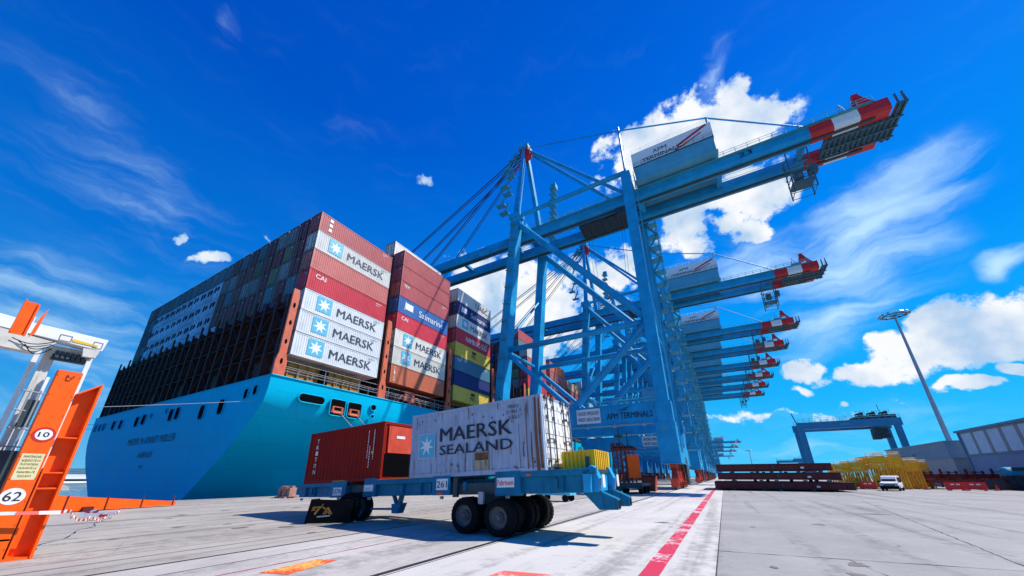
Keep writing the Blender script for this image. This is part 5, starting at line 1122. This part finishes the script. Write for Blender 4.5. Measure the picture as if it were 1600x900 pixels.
# ship hatch covers, stacked
def hatch(x0, x1, z0, label):
    e = empty('hatch_cover', ((x0+x1)/2, 60, z0), label, 'hatch cover', 'dark red ship hatch covers in one stack'); w = (x1-x0)/2; h = .92
    s = MB(); s.box(-w, w, 0, 11.5, h-.16, h)
    s.box(-w+.02, w-.02, 0, .12, .06, h-.16); s.box(-w+.02, w-.02, 11.3, 11.42, .06, h-.16); s.box(-w, -w+.12, .12, 11.3, .06, h-.16); s.box(w-.12, w, .12, 11.3, .06, h-.16); s.build('cover_panel', M['machred'], e, bevel=.02)
    s = MB()
    for k in range(9): x_ = -w+.7+k*(2*w-1.4)/8; s.box(x_-.05, x_+.05, -.10, 0, .1, h-.1)
    s.box(-w, w, -.14, 0, h-.22, h-.14); s.box(-w, w, -.12, 0, .04, .14); s.build('stiffener', M['machred'], e)
    s = MB()
    for k in (-.7, -.25, .0, .45, .8): x_ = k*w; s.box(x_-.2, x_+.2, -.22, 0, -.26, .02); s.box(x_-.2, x_+.2, 11.2, 11.5, -.26, .02)
    s.box(w*.02, w*.02+.3, -.16, -.1, .25, .7); s.box(w*.5, w*.5+.35, -.16, -.14, .3, .5, 1); s.build('lifting_lug', [M['crane_dark'], M['wink']], e)
hatch(-1.35, 13.2, .18, 'lowest dark red hatch cover of the stack, lying on the ground'); hatch(-.8, 12.2, 1.32, 'middle dark red hatch cover of the stack'); hatch(-.8, 11.6, 2.42, 'topmost dark red hatch cover of the stack')

# yellow lashing cages
def cage():
    e = empty('lashing_cage', (0, 0, 0), '-', 'cage', 'yellow lashing cages beside the hatch covers')
    s = MB()
    for x_ in (-.9, .9):
        for y_ in (-2.6, -.9, .9, 2.6): s.box(x_-.06, x_+.06, y_-.06, y_+.06, 0, 4.3)
    for z in (.2, 1.4, 2.6, 3.3, 4.2):
        for x_ in (-.9, .9): s.box(x_-.05, x_+.05, -2.6, 2.6, z, z+.09)
        for y_ in (-2.6, 2.6): s.box(-.9, .9, y_-.05, y_+.05, z, z+.09)
    for x_ in (-.9, -.45, 0, .45):
        s.beam((x_, -2.66, .3), (x_+.45, -2.66, 2.6), .09, .07); s.beam((x_+.45, -2.66, .3), (x_, -2.66, 2.6), .07, .07)
    for k in range(5): s.beam((-.93, -2.5+k, .3), (-.93, -1.6+k, 2.6), .08, .08)
    s.build('frame', M['deepyellow'], e)
    for q in range(6):
        s = MB(); x_ = -.78+q*.31; s.poly([(x_-.11, -2.72, .35), (x_+.11, -2.72, .35), (x_+.05, -2.72, 2.55), (x_-.05, -2.72, 2.55)], (0, 1, 0), .5); s.build('stacking_cone_rack', M['deepyellow'], e)
    s = MB()
    for k in range(7): s.box(-.85, .85, -2.55+k*.75, -2.35+k*.75, 2.75, 3.2); s.box(-.85, .85, -2.55+k*.75, -2.35+k*.75, 3.45, 4.1)
    s.build('rod_bundle', M['yellow'], e)
    s = MB(); s.rail([(-.9, -2.6, 4.25), (.9, -2.6, 4.25), (.9, 2.6, 4.25)], h=.5, step=.6); s.build('top_rail', M['green'] if 'green' in M else M['cream'], e)
    return e
cg = cage(); spots = [(16.0, 79, .84, 'leftmost yellow lashing cage right behind the hatch covers'), (17.9, 79.5, .92, 'second yellow lashing cage from the hatch covers'), (20.0, 79, 1.08, 'third yellow lashing cage from the hatch covers, one of the tallest'), (22.2, 80, 1.10, 'fourth yellow lashing cage from the hatch covers, one of the tallest'), (24.4, 82, .92, 'fifth yellow lashing cage from the hatch covers, behind the van'), (26.6, 86, .88, 'rightmost yellow lashing cage, nearest the grey building')]
for i, (x_, y_, sc, lab) in enumerate(spots):
    c = cg if i == 0 else copy_tree(cg); c.location = (x_, y_, 0); c.scale = (1, 1, sc); c['label'] = lab
# van
e = empty('parked_van', (18.9, 69.5, 0), 'small white van parked in front of the yellow cages', 'van'); e.rotation_euler.z = R(-22)
# van faces the camera (-Y); body profile along local y
s = MB(); prof = [(-2.1, .35), (-2.12, .75), (-1.95, .98), (-1.35, 1.12), (-.75, 1.78), (.2, 1.86), (1.9, 1.82), (2.05, 1.0), (2.05, .35)]
def vbody(mb, w0, w1):
    vs = []
    for sx_ in (-1, 1):
        for y_, z in prof: vs.append((sx_*(w0 if z < 1.1 else w1), y_, z))
    n_ = len(prof); mb.add(vs, [tuple(range(n_)), tuple(range(2*n_-1, n_-1, -1))]+[(i, n_+i, n_+(i+1) % n_, (i+1) % n_) for i in range(n_)])
vbody(s, .86, .74); s.build('body', M['white'], e, bevel=.05)
s = MB(); s.add([(-.66, -1.30, 1.18), (.66, -1.30, 1.18), (.62, -.80, 1.72), (-.62, -.80, 1.72)], [(0, 1, 2, 3)]); s.T = Matrix.Translation((0, -.03, .02)); s.build('windscreen', M['glass'], e)
s = MB()
for sd in (-1, 1):
    for a, b in ((-.95, .05), (.15, 1.0), (1.1, 1.8)): s.add([(sd*.862, a+.12, 1.15), (sd*.862, b, 1.15), (sd*.775, b, 1.68), (sd*.775, a+(.4 if a < -.5 else .1), 1.68)], [(0, 1, 2, 3)])
s.build('side_window', M['glass'], e)
s = MB(); s.box(-.87, .87, -2.2, -2.05, .3, .62); s.box(-.5, .5, -2.18, -2.1, .68, .82); s.build('bumper', M['black'], e)
for sd in (-.66, .66): s = MB(); s.box(sd-.16, sd+.16, -2.13, -1.98, .76, .96); s.build('headlight', M['steel'], e)
for sd in (-.98, .98): s = MB(); s.box(sd-.1, sd+.1, -1.05, -.9, 1.05, 1.25); s.build('mirror', M['black'], e)
for sd in (-.88, .68):
    for y_ in (-1.35, 1.3): s = MB(); s.ring((sd, y_, .32), (1, 0, 0), .32, 16, [(0, 0), (0, .6), (.0, .95), (.04, 1), (.18, 1), (.2, .95), (.2, 0)]); s.build('wheel', M['rubber'], e)
# red plastic barriers
def barrier(x_, y_, rz, lab):
    e = empty('traffic_barrier', (x_, y_, 0), lab, 'barrier', 'red plastic barriers'); e.rotation_euler.z = rz
    s = MB(); s.poly([(-1.0, -.06, .15), (1.0, -.06, .15), (.92, -.06, 1.05), (-.92, -.06, 1.05)], (0, 1, 0), .12)
    s.build('panel', M['rubberred'], e)
    s = MB()
    for k in (-.7, .7): s.box(k-.12, k+.12, -.3, .3, 0, .14)
    s.build('foot', M['rubberred'], e)
    s = MB(); s.box(-.45, -.1, -.075, -.06, .7, .85); s.box(.1, .45, -.075, -.06, .7, .85); s.build('reflector', M['wink'], e)
barrier(26.2, 74, .1, 'red plastic barrier with white reflectors, left of the two before the red spreaders'); barrier(28.2, 74.6, -.2, 'red plastic barrier, right of the two before the red spreaders'); barrier(17.9, 75.2, .2, 'red plastic barrier just left of the white van')
# red container spreaders stored on the ground
def spreader():
    e = empty('container_spreader', (0, 0, 0), '-', 'spreader', 'dark red container spreaders parked before the sheds')
    s = MB(); s.box(-.9, .9, -3.0, 3.0, 1.3, 1.9); s.box(-1.2, 1.2, -1, 1, 1.0, 2.1)
    for y_ in (-5.8, 5.6): s.box(-1.2, 1.2, y_, y_+.25, .9, 1.3)
    for x_ in (-.7, .5): s.box(x_, x_+.2, -5.8, 5.8, 1.2, 1.5)
    for x_ in (-1.2, 1.0):
        for y_ in (-5.8, 5.6): s.box(x_, x_+.22, y_, y_+.22, .1, 1.0)
    s.build('frame', M['bogie_dk'], e)
    s = MB()
    s.box(-1.05, 1.05, -1.35, -.85, 1.9, 2.05)
    for x_ in (-.8, 0, .8): s.tube((x_, -1.1, 1.9), (x_, -1.1, random.uniform(2.4, 2.9)), .16, 8)
    s.beam((-1.0, -1.1, 2.4), (1.0, -1.1, 2.3), .1, .1); s.build('head_block', M['bogie_dk'], e)
    return e
sp = spreader()
for i, (x_, y_, lab) in enumerate(((26.6, 84, 'red spreader behind the two red barriers, leftmost of the row'), (29.4, 84.5, 'red spreader in the row before the sheds, second from the left'), (32.2, 85, 'red spreader in the row before the sheds, third from the left'), (35.0, 85.6, 'rightmost red spreader of the row, beside the teal tank'))):
    c = sp if i == 0 else copy_tree(sp); c.location = (x_, y_, 0); c['label'] = lab
for x_, y_, lab in ((24.2, 76.5, 'small orange cone between the van and the red barriers'), (30.6, 76.2, 'small orange cone right of the red barriers')):
    s = MB(); s.box(-.25, .25, -.25, .25, 0, .05); s.ring((0, 0, .05), (0, 0, 1), .2, 14, [(0, 1), (.65, .15), (.66, 0)]); o = s.build('traffic_cone', M['bogie']); o.location = (x_, y_, 0); tag(o, lab, 'cone')
for x_, y_, h_, lab in ((31.6, 79, 1.4, 'dark steel crate before the red spreaders, nearer the barriers'), (34.0, 79.6, 1.8, 'dark steel crate before the red spreaders, nearer the teal tank')):
    e = empty('steel_crate', (x_, y_, 0), lab, 'crate')
    s = MB(); s.box(-.9, .9, -.6, .6, .12, h_); s.build('body', M['crane_dark'], e)
    s = MB()
    for q in (-.9, -.3, .3, .84): s.box(q, q+.07, -.66, -.6, .05, h_+.05)
    s.box(-.92, .92, -.66, -.6, h_, h_+.07); s.box(-.92, .92, -.64, -.6, .4, .47); s.build('frame', M['bogie_dk'], e)
# dark terminal tractor in front of the open shed
e = empty('terminal_tractor', (26.3, 90, 0), 'dark terminal tractor standing before the open grey shed door', 'tractor')
s = MB(); s.box(-1.2, 1.2, -2.5, 3, .7, 1.1); s.build('chassis', M['crane_dark'], e)
s = MB(); s.poly([(-1.2, -2.4, 1.1), (-1.2, -.6, 1.1), (-1.2, -.6, 3.1), (-1.2, -2.1, 3.1), (-1.2, -2.4, 2.0)], (1, 0, 0), 1.6); s.build('cab', M['machred'], e)
s = MB(); s.add([(-1.1, -2.44, 2.0), (.3, -2.44, 2.0), (.3, -2.16, 2.95), (-1.1, -2.16, 2.95)], [(0, 1, 2, 3)]); s.build('windscreen', M['glass'], e)
for x_ in (-1.3, .95):
    for y_ in (-1.7, 1.6): s = MB(); s.ring((x_, y_, .55), (1, 0, 0), .55, 16, [(0, 0), (0, .9), (.05, 1), (.3, 1), (.35, .9), (.35, 0)]); s.build('wheel', M['rubber'], e)
# tank and concrete block at the right edge
e = empty('storage_tank', (35.6, 80.5, 0), 'long teal tank trailer at the right edge of the photo', 'tank')
s = MB(); s.ring((-2.2, 0, 1.9), (1, 0, 0), 1.1, 24, [(0, 0), (.05, .7), (.2, .95), (.4, 1), (7.6, 1), (7.8, .95), (8, 0)]); s.build('tank', M['teal'], e, smooth=True)
s = MB(); s.box(-2.2, 6, -.9, .9, .5, .9)
for k in range(4): s.tube((-1.4+k*2.2, -1, .45), (-1.4+k*2.2, 1, .45), .45, 12)
s.box(-1.6, 6, -1.15, -1.05, 2.5, 2.9); s.build('chassis', M['crane_dark'], e)
e = empty('concrete_block', (35.2, 76.5, 0), 'pale concrete block on the ground before the teal tank', 'block')
s = MB(); s.box(-1.8, 3.8, -.5, .5, .08, .95); s.box(-1.5, -1.0, -.4, .4, 0, .08); s.box(2.5, 3.0, -.4, .4, 0, .08); s.build('block', M['concrete'], e, bevel=.05)

# sheds
e = empty('grey_shed', (38, 118, 0), 'low grey shed with a blue upper band and a dark open doorway', 'shed')
def facade_quad(mb, y0, y1, z0, z1, x_, t=.1, mi=0): mb.box(x_-t, x_, y0, y1, z0, z1, mi)
s = MB(); s.box(0, 22, -14, 16, 0, 7.9); s.build('wall', M['greyb'], e)
s = MB(); s.box(-.3, 22.2, -14.3, 16.3, 5.0, 8.0)
for k in range(60): s.box(-.36, -.3, -14.2+k*.5, -14.0+k*.5, 5.05, 7.95)
s.box(-.5, 22.4, -14.5, 16.5, 8.0, 8.2); s.build('roof_band', M['blueb2'] if 'blueb2' in M else mat('pale blue grey band', (.30, .42, .50), .5, .12, .8), e)
s = MB(); s.box(-.06, .0, 2, 14.5, 0, 4.7); s.build('open_doorway', M['dark_fill'], e)  # flat dark sheet on the wall; interior shade is put into its colour
s = MB()
for y_ in (12, 6, 0): s.box(-.8, -.3, y_, y_+.8, 5.7, 6.2)
s.build('floodlight', M['steel'], e)
s = MB()
for y_ in (1.7, 14.5): s.box(-.2, .1, y_, y_+.3, 0, 4.9)
s.build('door_frame', M['steel'], e)
e = empty('warehouse', (39.4, 80, 0), 'blue grey warehouse with rows of tall translucent panels at the right edge', 'warehouse')
s = MB(); s.box(0, 30, -40, 22, 0, 9.4); s.build('wall', M['greyb2'] if 'greyb2' in M else mat('slate blue wall', (.24, .34, .50), .6, .1, .5), e)
s = MB(); s.box(-.5, 30.5, -40.5, 22.4, 9.4, 9.75); s.box(-.14, 0, -40, 22.2, 5.1, 5.35); s.box(-.2, .1, 22, 22.3, 0, 9.4); s.build('roof_edge', M['blueb'], e)
for k in range(16):
    s = MB(); y_ = 21.3-k*3.9; s.box(-.08, 0, y_-3.0, y_, 5.5, 9.1); s.build('translucent_panel', M['blueb3'] if 'blueb3' in M else M.setdefault('blueb3', mat('translucent panel', (.55, .74, .86), .4, .12, 1.2)), e)
    s = MB(); s.box(-.1, 0, y_-3.85, y_-3.05, 5.4, 9.2); s.build('wall_strip', M.setdefault('greyb3', mat('grey green strip', (.30, .34, .36), .6, .15, 1)), e)
# containers behind the shed
names3 = ['green', 'green', 'crim']
for j, (y_, ck, lab) in enumerate(((152, 'green', 'dark green containers seen over the grey shed roof'), (138, 'yellow', 'olive yellow container seen over the grey shed roof'), (124.5, 'crim', 'red container seen over the grey shed roof beside the light mast'), (111, 'crim', 'dark red container between shed roof and warehouse'))):
    for t in range(4):
        where = ['at the bottom', 'second from the ground', 'third from the ground', 'on top'][t]
        nm = ['leftmost', 'second', 'third', 'rightmost'][j]
        c = CBODY.copy(); COL.objects.link(c); c.location = (62, y_, t*2.87+.01); v = random.uniform(.6, .9); c.color = tuple(a*v for a in CC[ck if t > 1 else 'dred'][:3])+(1,)
        tag(c, '%s container %s of the %s stack behind the grey shed' % (CN[ck if t > 1 else 'dred'], where, nm), 'container', 'containers stacked behind the sheds')
# light masts
def mast(x_, y_, h, label):
    e = empty('light_mast', (x_, y_, 0), label, 'light mast', 'tall floodlight masts')
    s = MB(); s.tube((0, 0, 0), (0, 0, h), .55, 14, r2=.2); s.build('pole', M['steel_bl'] if 'steel_bl' in M else M['steel'], e, smooth=False)
    s = MB(); s.ring((0, 0, h-.4), (0, 0, 1), 2.3, 20, [(0, .86), (.0, 1), (.14, 1), (.14, .86), (0, .86)])
    for k in range(4): a = math.pi*k/4; s.beam((math.cos(a)*-2.2, math.sin(a)*-2.2, h-.3), (math.cos(a)*2.2, math.sin(a)*2.2, h-.3), .1, .1)
    s.build('lamp_ring', M['crane_dark'], e)
    for k in range(14):
        a = 2*math.pi*k/14; s = MB(); c = Vector((math.cos(a)*2.7, math.sin(a)*2.7, h-.1)); s.T = Matrix.Translation(c) @ Matrix.Rotation(a, 4, 'Z') @ Matrix.Rotation(R(50), 4, 'Y')
        s.box(-.28, .28, -.3, .3, -.14, .14); s.build('floodlight', M['steel'], e)
    return e
mast(44.5, 120, 40.2, 'tall steel floodlight mast rising behind the grey shed on the right')
mast(24.5, 420, 24.8, 'small distant floodlight mast above the hatch covers')
# yard gantry cranes
def rtg(x0, y0, label):
    e = empty('yard_gantry', (x0, y0, 0), label, 'gantry crane', 'blue yard gantry cranes'); W_ = 24.5
    C = M['crane_dk']
    for x_ in (0, W_):
        for y_ in (0, 9.5): s = MB(); s.box(x_-.75, x_+.75, y_-.6, y_+.6, 1.4, 18.6); s.build('leg', C, e, bevel=.04)
        s = MB(); s.box(x_-.8, x_+.8, -2, 11.5, 1.6, 3.2); s.build('sill_beam', C, e)
        for y_ in (-1.2, .8, 8.7, 10.7): s = MB(); s.ring((x_-.35, y_, .8), (1, 0, 0), .8, 16, [(0, 0), (0, .9), (.05, 1), (.6, 1), (.65, .9), (.65, 0)]); s.build('wheel', M['rubber'], e)
    for y_ in (0, 9.5):
        s = MB(); s.box(-1.0, W_+1.2, y_-.7, y_+.7, 17.2, 19.6); s.build('girder', C, e, bevel=.04)
        s = MB(); s.rail([(-.5, y_-.7, 19.6), (W_+1, y_-.7, 19.6)], h=1.3, step=1.6, r=.05); s.build('railing', M['galv'], e)
    s = MB(); s.box(15.5, W_+.8, .8, 8.8, 19.6, 20.9)
    for k in range(9): s.box(15.8+k*1.0, 16.2+k*1.0, 1+k % 3, 3+k % 3, 21.2, 21.7+(k % 3)*.35); s.tube((16+k, 1, 21.4), (16+k, 1, 22.6), .05, 4)
    s.tube((22, 2, 21), (22, 2, 24.5), .08, 5); s.box(19.5, 22.5, 2, 7, 15.2, 16.8); s.box(18.6, 20.5, 2, 4, 13.2, 15.2); s.box(20.5, 23.0, 3, 6, 13.6, 15.0); s.build('trolley', M['crane_dark'], e)
    s = MB(); s.beam((-.9, 0, 19.6), (-1.6, 0, 23), .3, .3); s.build('end_mast', C, e)
    s = MB(); s.text('APM', (10.5, -.71, 17.9), (1, 0, 0), (0, 0, 1), .9, 2.6, bold=.02, lift=.03) if False else s.box(10.5, 13.0, -.75, -.71, 18.1, 18.7); s.build('girder_marking', M['galv'], e)
    return e
M['crane_dk'] = mat('deep blue paint', (.03, .22, .40), .4, .15, .5)
g1 = rtg(26.6, 164, 'blue yard gantry crane spanning wide behind the yellow cages')
g2_ = copy_tree(g1); g2_.location = (60, 560, 0); g2_['label'] = 'tiny distant blue yard gantry crane just above the hatch covers'

for p in protos: bpy.data.objects.remove(p)
